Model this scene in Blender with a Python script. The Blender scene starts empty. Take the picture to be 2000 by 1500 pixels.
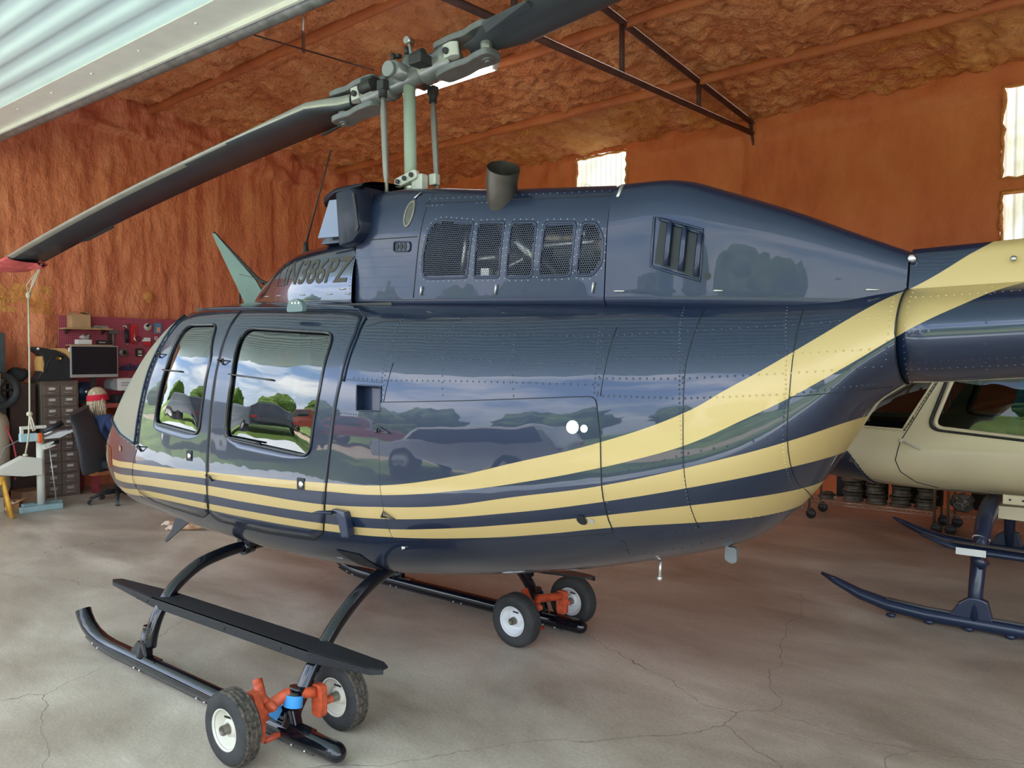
import bpy, bmesh, math, random
import numpy as np
from mathutils import Vector, Matrix, noise
random.seed(7)
D = bpy.data; SC = bpy.context.scene; COL = SC.collection
PI = math.pi
# ---------------------------------------------------------------- camera, world, sun, exposure
PSI = math.radians(37.3); PITCH = math.atan(50/1503.)
ax = Vector((-math.sin(PSI)*math.cos(PITCH), math.cos(PSI)*math.cos(PITCH), -math.sin(PITCH)))
rt = Vector((math.cos(PSI), math.sin(PSI), 0)); up = rt.cross(ax)
cam = D.cameras.new('camera'); camo = D.objects.new('camera', cam); COL.objects.link(camo)
cam.sensor_width = 36; cam.lens = 1503/2000*36; cam.clip_start = .05; cam.clip_end = 400
camo.matrix_world = Matrix(((rt.x, up.x, -ax.x, 0), (rt.y, up.y, -ax.y, 0), (rt.z, up.z, -ax.z, 1.70), (0, 0, 0, 1)))
SC.camera = camo
SC.view_settings.view_transform = 'Standard'; SC.view_settings.look = 'None'
SC.view_settings.gamma = 1; SC.view_settings.use_curve_mapping = False
SC.view_settings.exposure = 1.58
W = D.worlds.new('sky'); SC.world = W; W.use_nodes = True
nt = W.node_tree; N = nt.nodes; L = nt.links; N.clear()
tc = N.new('ShaderNodeTexCoord'); sep = N.new('ShaderNodeSeparateXYZ'); L.new(tc.outputs['Generated'], sep.inputs[0])
grad = N.new('ShaderNodeValToRGB'); L.new(sep.outputs['Z'], grad.inputs[0])
cr = grad.color_ramp; cr.elements[0].position = 0; cr.elements[0].color = (.70, .82, .95, 1)
cr.elements[1].position = .8; cr.elements[1].color = (.16, .30, .62, 1)
e = cr.elements.new(.25); e.color = (.36, .55, .88, 1)
mp = N.new('ShaderNodeMapping'); mp.inputs['Scale'].default_value = (1.6, 1.6, 5.0); L.new(tc.outputs['Generated'], mp.inputs[0])
cl = N.new('ShaderNodeTexNoise'); cl.inputs['Scale'].default_value = 1.7; cl.inputs['Detail'].default_value = 6; cl.inputs['Roughness'].default_value = .55
L.new(mp.outputs[0], cl.inputs['Vector'])
clr = N.new('ShaderNodeValToRGB'); L.new(cl.outputs[0], clr.inputs[0])
clr.color_ramp.elements[0].position = .42; clr.color_ramp.elements[1].position = .62
mx = N.new('ShaderNodeMixRGB'); L.new(clr.outputs[0], mx.inputs[0]); L.new(grad.outputs[0], mx.inputs[1]); mx.inputs[2].default_value = (1.25, 1.27, 1.3, 1)
bg = N.new('ShaderNodeBackground'); bg.inputs['Strength'].default_value = 1.5; L.new(mx.outputs[0], bg.inputs[0])
wo = N.new('ShaderNodeOutputWorld'); L.new(bg.outputs[0], wo.inputs[0])
sun = D.lights.new('sun', 'SUN'); sun.energy = 6.0; sun.angle = .02; sun.color = (1, .95, .86)
suno = D.objects.new('sun', sun); COL.objects.link(suno)
suno.rotation_euler = Vector((-.30, .52, .80)).normalized().to_track_quat('Z', 'Y').to_euler()

# ---------------------------------------------------------------- helpers
def mat(name, col, rough=.5, metal=0., coat=0., spec=.5, var=0., vscale=6., bump=0., bscale=40., trans=0., emit=None, estr=0., coatr=.03, col2=None, ior=1.45):
    m = D.materials.get(name)
    if m: return m
    m = D.materials.new(name); m.use_nodes = True; t = m.node_tree; b = t.nodes['Principled BSDF']
    c = (*col, 1); b.inputs['Base Color'].default_value = c
    b.inputs['Roughness'].default_value = rough; b.inputs['Metallic'].default_value = metal
    b.inputs['Coat Weight'].default_value = coat; b.inputs['Coat Roughness'].default_value = coatr
    b.inputs['Specular IOR Level'].default_value = spec; b.inputs['Transmission Weight'].default_value = trans
    b.inputs['IOR'].default_value = ior
    if emit: b.inputs['Emission Color'].default_value = (*emit, 1); b.inputs['Emission Strength'].default_value = estr
    co = t.nodes.new('ShaderNodeTexCoord')
    if var or col2:
        n = t.nodes.new('ShaderNodeTexNoise'); n.inputs['Scale'].default_value = vscale; n.inputs['Detail'].default_value = 5
        t.links.new(co.outputs['Object'], n.inputs['Vector'])
        r = t.nodes.new('ShaderNodeValToRGB'); t.links.new(n.outputs[0], r.inputs[0])
        r.color_ramp.elements[0].position = .3; r.color_ramp.elements[1].position = .7
        v = var or .0
        r.color_ramp.elements[0].color = (*[x*(1-v) for x in col], 1)
        r.color_ramp.elements[1].color = (*(col2 or [min(1, x*(1+v)) for x in col]), 1)
        t.links.new(r.outputs[0], b.inputs['Base Color'])
    if bump:
        n = t.nodes.new('ShaderNodeTexNoise'); n.inputs['Scale'].default_value = bscale; n.inputs['Detail'].default_value = 4
        t.links.new(co.outputs['Object'], n.inputs['Vector'])
        bp = t.nodes.new('ShaderNodeBump'); bp.inputs['Strength'].default_value = bump; bp.inputs['Distance'].default_value = .01
        t.links.new(n.outputs[0], bp.inputs['Height']); t.links.new(bp.outputs[0], b.inputs['Normal'])
    return m

def obj(name, bm, m, parent=None, smooth=False, loc=None, kind=None, label=None, autos=None):
    me = D.meshes.new(name)
    if isinstance(bm, bmesh.types.BMesh):
        bm.normal_update()
        bm.to_mesh(me); bm.free()
    else:
        me.from_pydata(bm[0], [], bm[1]); me.update()
    for x in (m if isinstance(m, (list, tuple)) else [m]): me.materials.append(x)
    if smooth:
        me.polygons.foreach_set('use_smooth', [True]*len(me.polygons))
        if autos: me.set_sharp_from_angle(angle=math.radians(autos))
    o = D.objects.new(name, me); COL.objects.link(o)
    if parent: o.parent = parent
    if loc is not None: o.location = loc
    if kind: o['kind'] = kind
    if label: o['label'] = label
    return o
def thing(name, label, cat, loc=(0, 0, 0), rz=0, group=None):
    o = D.objects.new(name, None); COL.objects.link(o); o.empty_display_size = .1
    o.location = loc; o.rotation_euler = (0, 0, rz); o['label'] = label; o['category'] = cat
    if group: o['group'] = group
    return o
def tag(o, label, cat, group=None):
    o['label'] = label; o['category'] = cat
    if group: o['group'] = group
    return o
def struct(name, bm, m, **k):
    o = obj(name, bm, m, **k); o['kind'] = 'structure'; return o
def dup(root, loc=None, rz=None, label=None):
    r = root.copy(); COL.objects.link(r)
    if loc is not None: r.location = loc
    if rz is not None: r.rotation_euler = (0, 0, rz)
    if label: r['label'] = label
    for ch in list(root.children):
        c = ch.copy(); COL.objects.link(c); c.parent = r
        for g in list(ch.children):
            d = g.copy(); COL.objects.link(d); d.parent = c
    return r
def BM(): return bmesh.new()
def box(bm, c, s, bev=0, rot=None, mi=0):
    """centre c, size s"""
    r = bmesh.ops.create_cube(bm, size=1); vs = r['verts']
    for v in vs: v.co = Vector((v.co.x*s[0], v.co.y*s[1], v.co.z*s[2]))
    fs = set(f for v in vs for f in v.link_faces)
    if bev:
        es = list(set(e for v in vs for e in v.link_edges))
        rr = bmesh.ops.bevel(bm, geom=es, offset=bev, segments=2, affect='EDGES', profile=.6)
        vs = list(set(v for f in rr['faces'] for v in f.verts) | set(v for v in vs if v.is_valid))
        fs = set(f for v in vs for f in v.link_faces)
    M = (rot if rot is not None else Matrix.Identity(3))
    for v in vs: v.co = M @ v.co + Vector(c)
    for f in fs: f.material_index = mi
    return vs
def rotm(rx=0, ry=0, rz=0):
    return (Matrix.Rotation(rz, 3, 'Z') @ Matrix.Rotation(ry, 3, 'Y') @ Matrix.Rotation(rx, 3, 'X'))
def tube(bm, pts, r, seg=12, caps=True, mi=0, closed=False, flat=None):
    """sweep a circle (radius r or list; flat=(wx,wy) scales) along points"""
    P = [Vector(p) for p in pts]; n = len(P)
    R = r if isinstance(r, (list, tuple)) else [r]*n
    rings = []; prev = None
    for i in range(n):
        if closed: t = (P[(i+1) % n]-P[i-1]).normalized()
        else: t = ((P[min(i+1, n-1)]-P[max(i-1, 0)])).normalized()
        if prev is None:
            a = Vector((0, 0, 1)) if abs(t.z) < .9 else Vector((1, 0, 0))
            u = t.cross(a).normalized()
        else: u = (prev - t*prev.dot(t)).normalized()
        w = t.cross(u); prev = u
        fx, fy = flat if flat else (1, 1)
        rings.append([bm.verts.new(P[i]+(u*math.cos(2*PI*k/seg)*fx+w*math.sin(2*PI*k/seg)*fy)*R[i]) for k in range(seg)])
    for i in range(n if closed else n-1):
        A, B = rings[i], rings[(i+1) % n]
        for k in range(seg):
            f = bm.faces.new((A[k], A[(k+1) % seg], B[(k+1) % seg], B[k])); f.material_index = mi; f.smooth = True
    if caps and not closed:
        for rr in (rings[0][::-1], rings[-1]):
            f = bm.faces.new(rr); f.material_index = mi
    return rings
def cyl(bm, a, b, r, seg=16, mi=0, r2=None): return tube(bm, [a, b], [r, r if r2 is None else r2], seg, True, mi)
def lathe(bm, prof, seg=32, M=None, mi=0, c=(0, 0, 0)):
    """prof: list of (r, z); around local Z then matrix M (3x3), centre c"""
    rings = []
    for r, z in prof:
        if r < 1e-5: rings.append([bm.verts.new((0, 0, z))])
        else: rings.append([bm.verts.new((r*math.cos(2*PI*k/seg), r*math.sin(2*PI*k/seg), z)) for k in range(seg)])
    for A, B in zip(rings, rings[1:]):
        for k in range(seg):
            if len(A) == 1 and len(B) == 1: continue
            if len(A) == 1: vs = (A[0], B[k], B[(k+1) % seg])
            elif len(B) == 1: vs = (A[k], A[(k+1) % seg], B[0])
            else: vs = (A[k], A[(k+1) % seg], B[(k+1) % seg], B[k])
            f = bm.faces.new(vs); f.material_index = mi; f.smooth = True
    for rg in rings:
        for v in rg: v.co = (M @ v.co if M is not None else v.co) + Vector(c)
    return rings
def prism(bm, poly, a, b, plane='xz', mi=0, bev=0):
    """polygon in a plane, extruded between a and b on the third axis"""
    def mk(p, t): return {'xz': (p[0], t, p[1]), 'xy': (p[0], p[1], t), 'yz': (t, p[0], p[1])}[plane]
    A = [bm.verts.new(mk(p, a)) for p in poly]; B = [bm.verts.new(mk(p, b)) for p in poly]
    n = len(poly); fs = [bm.faces.new(A[::-1]), bm.faces.new(B)]
    for i in range(n): fs.append(bm.faces.new((A[i], A[(i+1) % n], B[(i+1) % n], B[i])))
    for f in fs: f.material_index = mi
    bmesh.ops.recalc_face_normals(bm, faces=fs)
    if bev:
        es = list(set(e for f in fs for e in f.edges))
        bmesh.ops.bevel(bm, geom=es, offset=bev, segments=2, affect='EDGES', profile=.6)
    return A+B
def ico(bm, c, r, sub=2, sc=(1, 1, 1), mi=0, rot=None):
    vs = bmesh.ops.create_icosphere(bm, subdivisions=sub, radius=r)['verts']
    for v in vs:
        q = Vector((v.co.x*sc[0], v.co.y*sc[1], v.co.z*sc[2]))
        v.co = (rot @ q if rot is not None else q)+Vector(c)
        for f in v.link_faces: f.material_index = mi; f.smooth = True
    return vs
def roundpoly(pts, r, n=6):
    out = []; P = [Vector((p[0], p[1])) for p in pts]; m = len(P)
    R = r if isinstance(r, (list, tuple)) else [r]*m
    for i in range(m):
        a, b, c = P[i-1], P[i], P[(i+1) % m]
        if R[i] <= 0: out.append(tuple(b)); continue
        u = (a-b); w = (c-b); k = min(R[i], u.length*.48, w.length*.48)
        p0 = b+u.normalized()*k; p2 = b+w.normalized()*k
        for j in range(n+1):
            t = j/n; out.append(tuple((1-t)**2*p0+2*t*(1-t)*b+t*t*p2))
    return out
HA = math.radians(2.7)
def h2w(x, y, z=0): return Vector((x*math.cos(HA)+y*math.sin(HA), -x*math.sin(HA)+y*math.cos(HA), z))
def hthing(name, label, cat, x, y, z=0, rz=0, group=None): return thing(name, label, cat, h2w(x, y, z), rz-HA, group)
def hplace(o, x=0, y=0, z=0, rz=0):
    o.location = h2w(x, y, z); o.rotation_euler = (0, 0, rz-HA); return o

# shared materials
M_BLACKG = mat('gloss_black_paint', (.004, .005, .008), .10, coat=.6, spec=.35)
M_RUBBER = mat('rubber', (.035, .035, .034), .75, bump=.4, bscale=120, var=.3, vscale=9)
M_STEEL = mat('bare_steel', (.45, .44, .42), .35, 1., var=.15)
M_GREYM = mat('grey_metal_paint', (.30, .31, .30), .38, .5, var=.12)
M_DARKM = mat('dark_metal', (.05, .05, .05), .5, .6)
M_BLACK = mat('matt_black', (.015, .015, .016), .6)
M_WHITE = mat('white_plastic', (.75, .75, .73), .4)
M_ORANGE = mat('orange_red_paint', (.55, .09, .035), .45, var=.35, vscale=30, bump=.3)
M_TAPE = mat('blue_masking_tape', (.06, .33, .72), .7)
M_CHROME = mat('chrome', (.7, .7, .7), .18, 1.)
# ---------------------------------------------------------------- hangar shell
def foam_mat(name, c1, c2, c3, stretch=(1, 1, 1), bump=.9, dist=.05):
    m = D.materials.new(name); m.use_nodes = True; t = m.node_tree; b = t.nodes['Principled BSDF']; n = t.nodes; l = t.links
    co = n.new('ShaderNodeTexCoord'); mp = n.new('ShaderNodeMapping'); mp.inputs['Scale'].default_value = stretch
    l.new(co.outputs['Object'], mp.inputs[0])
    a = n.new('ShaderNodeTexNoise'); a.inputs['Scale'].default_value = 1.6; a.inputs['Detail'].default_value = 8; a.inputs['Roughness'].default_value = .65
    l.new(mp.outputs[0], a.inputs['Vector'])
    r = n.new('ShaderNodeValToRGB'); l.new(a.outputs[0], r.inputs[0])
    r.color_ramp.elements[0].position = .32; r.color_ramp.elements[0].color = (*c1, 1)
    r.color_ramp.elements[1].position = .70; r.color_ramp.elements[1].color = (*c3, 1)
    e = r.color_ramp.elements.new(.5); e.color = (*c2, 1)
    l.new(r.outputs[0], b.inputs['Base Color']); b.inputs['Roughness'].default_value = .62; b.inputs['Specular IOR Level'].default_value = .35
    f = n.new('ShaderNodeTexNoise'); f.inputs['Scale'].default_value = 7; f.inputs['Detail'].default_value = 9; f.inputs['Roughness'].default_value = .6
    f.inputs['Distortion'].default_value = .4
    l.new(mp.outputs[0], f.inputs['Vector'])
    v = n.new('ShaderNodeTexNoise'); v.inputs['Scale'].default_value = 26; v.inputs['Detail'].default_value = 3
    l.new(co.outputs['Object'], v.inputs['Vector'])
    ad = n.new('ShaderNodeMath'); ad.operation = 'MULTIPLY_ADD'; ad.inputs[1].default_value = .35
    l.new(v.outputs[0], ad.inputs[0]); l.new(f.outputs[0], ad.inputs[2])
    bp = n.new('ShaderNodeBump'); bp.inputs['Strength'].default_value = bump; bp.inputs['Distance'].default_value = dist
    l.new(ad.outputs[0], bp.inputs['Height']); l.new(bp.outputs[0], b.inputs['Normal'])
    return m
F_WALL = foam_mat('orange_foam_wall', (.55, .145, .07), (.72, .225, .105), (.82, .32, .15), (2.0, 2.0, .8), .9, .042)
F_BACK = foam_mat('orange_foam_back', (.52, .12, .038), (.62, .17, .055), (.68, .22, .08), (1.3, 1.3, .6), .5, .02)
F_CEIL = foam_mat('orange_foam_ceiling', (.62, .19, .07), (.78, .29, .11), (.88, .42, .18), (1.2, .9, 1.2), 1.0, .10)
F_YEL = foam_mat('yellow_foam', (.60, .20, .055), (.74, .30, .085), (.84, .42, .14), (1.6, .9, 1.6), .9, .08)
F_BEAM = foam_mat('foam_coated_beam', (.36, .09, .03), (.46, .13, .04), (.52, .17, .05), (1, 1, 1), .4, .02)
M_TRUSS = mat('rust_red_steel', (.085, .035, .028), .6, var=.3, vscale=5)

def roofz(y): return 4.80 + .08*(9.8-y)
def grid(fn, nu, nv, skip=None, matfn=None):
    bm = BM(); V = [[bm.verts.new(fn(i/nu, j/nv)) for j in range(nv+1)] for i in range(nu+1)]
    for i in range(nu):
        for j in range(nv):
            u, v = (i+.5)/nu, (j+.5)/nv
            if skip and skip(u, v): continue
            f = bm.faces.new((V[i][j], V[i+1][j], V[i+1][j+1], V[i][j+1])); f.smooth = True
            if matfn: f.material_index = matfn(u, v)
    return bm
def nz(x, y, z): return noise.fractal(Vector((x, y, z)), 1.0, 2.1, 4)
# left wall x=-10.9 (hangar frame, z up)
def fl(u, v):
    y = -.2+u*10.0; z = v*(roofz(y)+.1)
    s = .035*nz(y*5.0, z*.30, 3)+.018*nz(y*9, z*4.0, 8)+.02*nz(y*1.2, z*1.2, 18)
    if z > roofz(y)-.45: s += .07*nz(y*3, z*5, 1)+.10
    return (-10.9+s, y, z)
o = struct('wall_left', grid(fl, 330, 150, None, lambda u, v: 1 if (u < .40 and .42 < v < .49 and nz(u*40, v*30, 2) > -.25) else 0), [F_WALL, F_YEL]); hplace(o)
# back wall with skylight openings
OPEN = [(-6.92, -6.02, 3.1, 4.75), (-1.33, -.42, 3.63, 4.60), (-1.33, -.42, 2.2, 3.48), (4.2, 5.1, 3.1, 4.75)]
def fb(u, v):
    x = -10.95+u*20; z = v*4.95
    s = .025*nz(x*1.5, z*.8, 5)+.012*nz(x*6, z*3, 5)
    if z > 4.55: s += .05*nz(x*3, z*4, 9)+.03
    if abs(x+4.09) < .12: s += .05
    return (x, 9.8-s, z)
bmw = grid(fb, 333, 83, lambda u, v: any(a < -10.95+u*20 < b and c < v*4.95 < d for a, b, c, d in OPEN))
o = struct('wall_back', bmw, F_BACK); hplace(o)
# ragged foam lips around the openings
bm = BM()
for a, b, c, d in OPEN:
    rs = random.Random(int(a*10))
    pts = []
    for (p, q) in (((a, c), (a, d)), ((a, d), (b, d)), ((b, d), (b, c)), ((b, c), (a, c))):
        k = int(max(abs(p[0]-q[0]), abs(p[1]-q[1]))/.07)
        for i in range(k): pts.append((p[0]+(q[0]-p[0])*i/k+rs.uniform(-.012, .012), 9.79, p[1]+(q[1]-p[1])*i/k+rs.uniform(-.012, .012)))
    tube(bm, pts, [rs.uniform(.012, .03) for _ in pts], 8, closed=True)
o = obj('trim_1', bm, F_YEL, kind='structure'); hplace(o)
# translucent corrugated skylight sheets
def skymat():
    m = D.materials.new('translucent_fibreglass'); m.use_nodes = True; t = m.node_tree; t.nodes.clear()
    a = t.nodes.new('ShaderNodeBsdfTranslucent'); a.inputs[0].default_value = (.22, .215, .17, 1)
    b = t.nodes.new('ShaderNodeBsdfDiffuse'); b.inputs[0].default_value = (.7, .7, .6, 1)
    c = t.nodes.new('ShaderNodeMixShader'); c.inputs[0].default_value = .2; o = t.nodes.new('ShaderNodeOutputMaterial')
    n = t.nodes.new('ShaderNodeTexNoise'); n.inputs['Scale'].default_value = 3; n.inputs['Detail'].default_value = 8
    r = t.nodes.new('ShaderNodeValToRGB'); r.color_ramp.elements[0].position = .3; r.color_ramp.elements[0].color = (.165, .16, .115, 1)
    r.color_ramp.elements[1].position = .5; r.color_ramp.elements[1].color = (.225, .225, .19, 1)
    co = t.nodes.new('ShaderNodeTexCoord'); t.links.new(co.outputs['Object'], n.inputs[0]); t.links.new(n.outputs[0], r.inputs[0]); t.links.new(r.outputs[0], a.inputs[0])
    t.links.new(a.outputs[0], c.inputs[1]); t.links.new(b.outputs[0], c.inputs[2]); t.links.new(c.outputs[0], o.inputs[0]); return m
M_SKYL = skymat()
for i, (a, b, c, d) in enumerate(OPEN[:4]):
    def fs(u, v): return (a-.1+u*(b-a+.2), 9.90+.018*math.cos(u*(b-a+.2)/.09*2*PI), c-.07+v*(d-c+.14))
    o = struct('window_%d' % (i+1), grid(fs, 110, 2), M_SKYL); hplace(o)
# ceiling
def fc(u, v):
    x = -10.95+u*20; y = 2.6+v*7.3
    s = .06*nz(x*1.1, y*.6, 2)+.07*nz(x*3.2+y, y*1.6-x*1.2, 4)+.055*nz(x*8, y*7, 6)
    return (x, y, roofz(y)+.02+s)
o = struct('ceiling', grid(fc, 520, 200, None, lambda u, v: 1 if (v > .76 and u > .44+.05*nz(v*20, u*9, 1)) or (v > .80 and u < .33 and u > .12 and nz(u*20, v*6, 3) > -.1) else 0), [F_CEIL, F_YEL]); hplace(o)
# purlins with foam spray
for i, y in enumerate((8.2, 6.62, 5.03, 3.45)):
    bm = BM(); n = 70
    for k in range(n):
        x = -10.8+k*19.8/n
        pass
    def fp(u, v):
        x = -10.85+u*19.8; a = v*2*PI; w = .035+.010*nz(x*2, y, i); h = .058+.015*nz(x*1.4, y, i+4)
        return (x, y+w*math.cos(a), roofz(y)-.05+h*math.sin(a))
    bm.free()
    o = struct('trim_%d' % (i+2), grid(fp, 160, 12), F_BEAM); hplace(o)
# right wall (mostly out of frame) and header over the open door
def fr(u, v):
    y = 2.8+u*7.0; z = v*(roofz(y)+.1)
    return (9.0-.05*nz(y*2.8, z*.5, 33), y, z)
o = struct('wall_right', grid(fr, 40, 24), F_WALL); hplace(o)
bm = BM(); box(bm, (-1, 2.86, 4.75), (20.2, .12, 1.3)); o = struct('wall_front', bm, mat('painted_sheet_metal', (.45, .55, .58), .5)); hplace(o)
# roof trusses : one top-level thing each
def truss(x):
    t = hthing('roof_truss', 'rust-red steel roof truss running from the back wall toward the open door', 'truss', x, 9.8, 4.4)
    bm = BM(); cyl(bm, (0, 0, .22), (0, -7.0, -.09), .034, 8); obj('bottom_chord', bm, M_TRUSS, t)
    bm = BM(); cyl(bm, (0, 0, .34), (0, -7.0, .88), .036, 8); obj('top_chord', bm, M_TRUSS, t)
    for y in (8.2, 6.55, 4.9, 3.3):
        k = 9.8-y; bm = BM(); cyl(bm, (0, -k, .22-.044*k), (0, -k, .34+.077*k), .028, 8); obj('post', bm, M_TRUSS, t)
    bm = BM(); prism(bm, [(-.18, .30), (.0, .42), (.0, -.02)], -.012, .012, 'yz'); obj('gusset_plate', bm, M_TRUSS, t)
    return t
truss(-4.09)
# concrete slab and outdoor ground
def floor_mat():
    m = D.materials.new('worn_concrete'); m.use_nodes = True; t = m.node_tree; b = t.nodes['Principled BSDF']; n = t.nodes; l = t.links
    co = n.new('ShaderNodeTexCoord')
    mp = n.new('ShaderNodeMapping'); mp.inputs['Rotation'].default_value = (0, 0, .6); mp.inputs['Scale'].default_value = (.8, 1.6, 1); l.new(co.outputs['Object'], mp.inputs[0])
    a = n.new('ShaderNodeTexNoise'); a.inputs['Scale'].default_value = .9; a.inputs['Detail'].default_value = 10; a.inputs['Roughness'].default_value = .62; a.inputs['Distortion'].default_value = .3
    l.new(mp.outputs[0], a.inputs[0])
    r = n.new('ShaderNodeValToRGB'); l.new(a.outputs[0], r.inputs[0]); e = r.color_ramp.elements
    e[0].position = .30; e[0].color = (.27, .215, .16, 1); e[1].position = .70; e[1].color = (.66, .585, .47, 1)
    q = e.new(.5); q.color = (.45, .385, .30, 1)
    f = n.new('ShaderNodeTexNoise'); f.inputs['Scale'].default_value = 60; f.inputs['Detail'].default_value = 4; l.new(co.outputs['Object'], f.inputs[0])
    mm = n.new('ShaderNodeMixRGB'); mm.blend_type = 'OVERLAY'; mm.inputs[0].default_value = .25; l.new(r.outputs[0], mm.inputs[1]); l.new(f.outputs[0], mm.inputs[2])
    # hairline cracks: edges of large distorted cells, thinned by noise
    nv = n.new('ShaderNodeTexNoise'); nv.inputs['Scale'].default_value = 2.5; nv.inputs['Detail'].default_value = 5; l.new(co.outputs['Object'], nv.inputs[0])
    av = n.new('ShaderNodeMixRGB'); av.inputs[0].default_value = .22; l.new(co.outputs['Object'], av.inputs[1]); l.new(nv.outputs['Color'], av.inputs[2])
    v = n.new('ShaderNodeTexVoronoi'); v.feature = 'DISTANCE_TO_EDGE'; v.inputs['Scale'].default_value = .55; l.new(av.outputs[0], v.inputs[0])
    cr = n.new('ShaderNodeMath'); cr.operation = 'LESS_THAN'; cr.inputs[1].default_value = .0008; l.new(v.outputs[0], cr.inputs[0])
    m2 = n.new('ShaderNodeMixRGB'); l.new(cr.outputs[0], m2.inputs[0]); l.new(mm.outputs[0], m2.inputs[1]); m2.inputs[2].default_value = (.2, .17, .14, 1)
    # pale scuffs
    s = n.new('ShaderNodeTexNoise'); s.inputs['Scale'].default_value = 5; s.inputs['Detail'].default_value = 8; l.new(mp.outputs[0], s.inputs[0])
    sr = n.new('ShaderNodeValToRGB'); sr.color_ramp.elements[0].position = .66; sr.color_ramp.elements[1].position = .72; sr.color_ramp.elements[1].color = (.6, .6, .6, 1); l.new(s.outputs[0], sr.inputs[0])
    m3 = n.new('ShaderNodeMixRGB'); l.new(sr.outputs[0], m3.inputs[0]); l.new(m2.outputs[0], m3.inputs[1]); m3.inputs[2].default_value = (.46, .42, .36, 1)
    l.new(m3.outputs[0], b.inputs['Base Color'])
    rr = n.new('ShaderNodeMapRange'); rr.inputs[3].default_value = .28; rr.inputs[4].default_value = .55; l.new(a.outputs[0], rr.inputs[0]); l.new(rr.outputs[0], b.inputs['Roughness'])
    b.inputs['Specular IOR Level'].default_value = .45
    bp = n.new('ShaderNodeBump'); bp.inputs['Strength'].default_value = .12; bp.inputs['Distance'].default_value = .01; l.new(f.outputs[0], bp.inputs['Height']); l.new(bp.outputs[0], b.inputs['Normal'])
    return m
bm = BM(); box(bm, (-1, 4.5, -.1), (24, 11.2, .2)); o = struct('floor', bm, floor_mat()); hplace(o)
g = mat('mown_grass', (.11, .20, .035), .9, var=.35, vscale=.35, col2=(.30, .42, .10))
bm = BM(); box(bm, (0, -43.4, -.14), (160, 80, .2)); o = obj('ground_lawn', bm, g, kind='structure'); hplace(o)
bm = BM(); prism(bm, [(-30, -8), (-12, -6), (-4, -6.5), (4, -7.5), (30, -10), (30, -14), (5, -10), (-5, -9.5), (-14, -10), (-30, -13)], -.05, -.02, 'xy'); o = obj('ground_gravel_track', bm, mat('tan_gravel', (.60, .48, .34), .9, var=.3, vscale=12), kind='structure'); hplace(o)

# tilted-up hangar door overhead: top-level thing with parts
t = hthing('hangar_door', 'light blue corrugated hangar door swung up overhead at top left', 'door', -9.24, 2.76, 4.0)
SL = .0365
M_BLUE = mat('light_blue_sheet', (.72, .90, .93), .4, var=.04, vscale=2)
def fd(u, v):
    x = -4+u*20; k = .33+v*4.2; ph = (k-.33)/.205
    w = .5-.5*math.cos(ph*2*PI); w = w*w*(3-2*w)
    return (x, -k, .018+.022*w - SL*x)
obj('corrugated_sheet', grid(fd, 4, 400), M_BLUE, t)
bm = BM()
prism(bm, [(-.345, -.0), (-.345, .012), (-.07, .012), (-.07, -.035), (-.09, -.035), (-.09, -.0)], -4, 16, 'yz')
for v in bm.verts: v.co.z -= SL*v.co.x
obj('edge_channel', bm, mat('cream_white_steel', (.72, .71, .66), .45, var=.05), t)
bm = BM(); cyl(bm, (-4, 0, SL*4), (16, 0, -SL*16), .05, 20); obj('bottom_tube', bm, mat('galvanised_pipe', (.20, .21, .215), .5, .5, var=.3, vscale=14, bump=.3), t)
for k in range(12): bm = BM(); ico(bm, (-3.5+k*.8, -.24, -.002-SL*(-3.5+k*.8)), .016, 1, (1, 1, .4)); obj('screw', bm, mat('cream_white_steel', (.72, .71, .66)), t)
# fluorescent lamp
t = hthing('fluorescent_light', 'white fluorescent tube light under the orange ceiling behind the rotor hub', 'ceiling light', -6.08, 6.14, 4.735)
bm = BM(); box(bm, (0, 0, .05), (1.42, .10, .05), .008); obj('housing', bm, M_WHITE, t)
bm = BM(); cyl(bm, (-.68, 0, .0), (.68, 0, .0), .022, 16); obj('tube', bm, mat('lamp_tube', (1, 1, 1), emit=(1, .98, .93), estr=6.0), t)
for s in (-1, 1): bm = BM(); box(bm, (s*.69, 0, .02), (.03, .05, .07)); obj('end_cap', bm, M_WHITE, t)
for s in (-1, 1): bm = BM(); cyl(bm, (s*.5, 0, .07), (s*.5, 0, .33), .006, 6); obj('hanger', bm, M_DARKM, t)
# thin rod with a bracket under the ceiling
t = hthing('ceiling_rod', 'thin brown rod slung under the ceiling from the door edge toward the rotor', 'rod', -6.23, 3.87, 4.6)
bm = BM(); cyl(bm, (-.1, -.4, 0), (.12, 1.25, 0), .008, 8); obj('rod', bm, M_TRUSS, t)
bm = BM(); box(bm, (-.03, .52, .09), (.012, .03, .2)); cyl(bm, (-.03, .52, .15), (-.03, .52, .62), .008, 6); obj('bracket', bm, M_STEEL, t)
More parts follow.
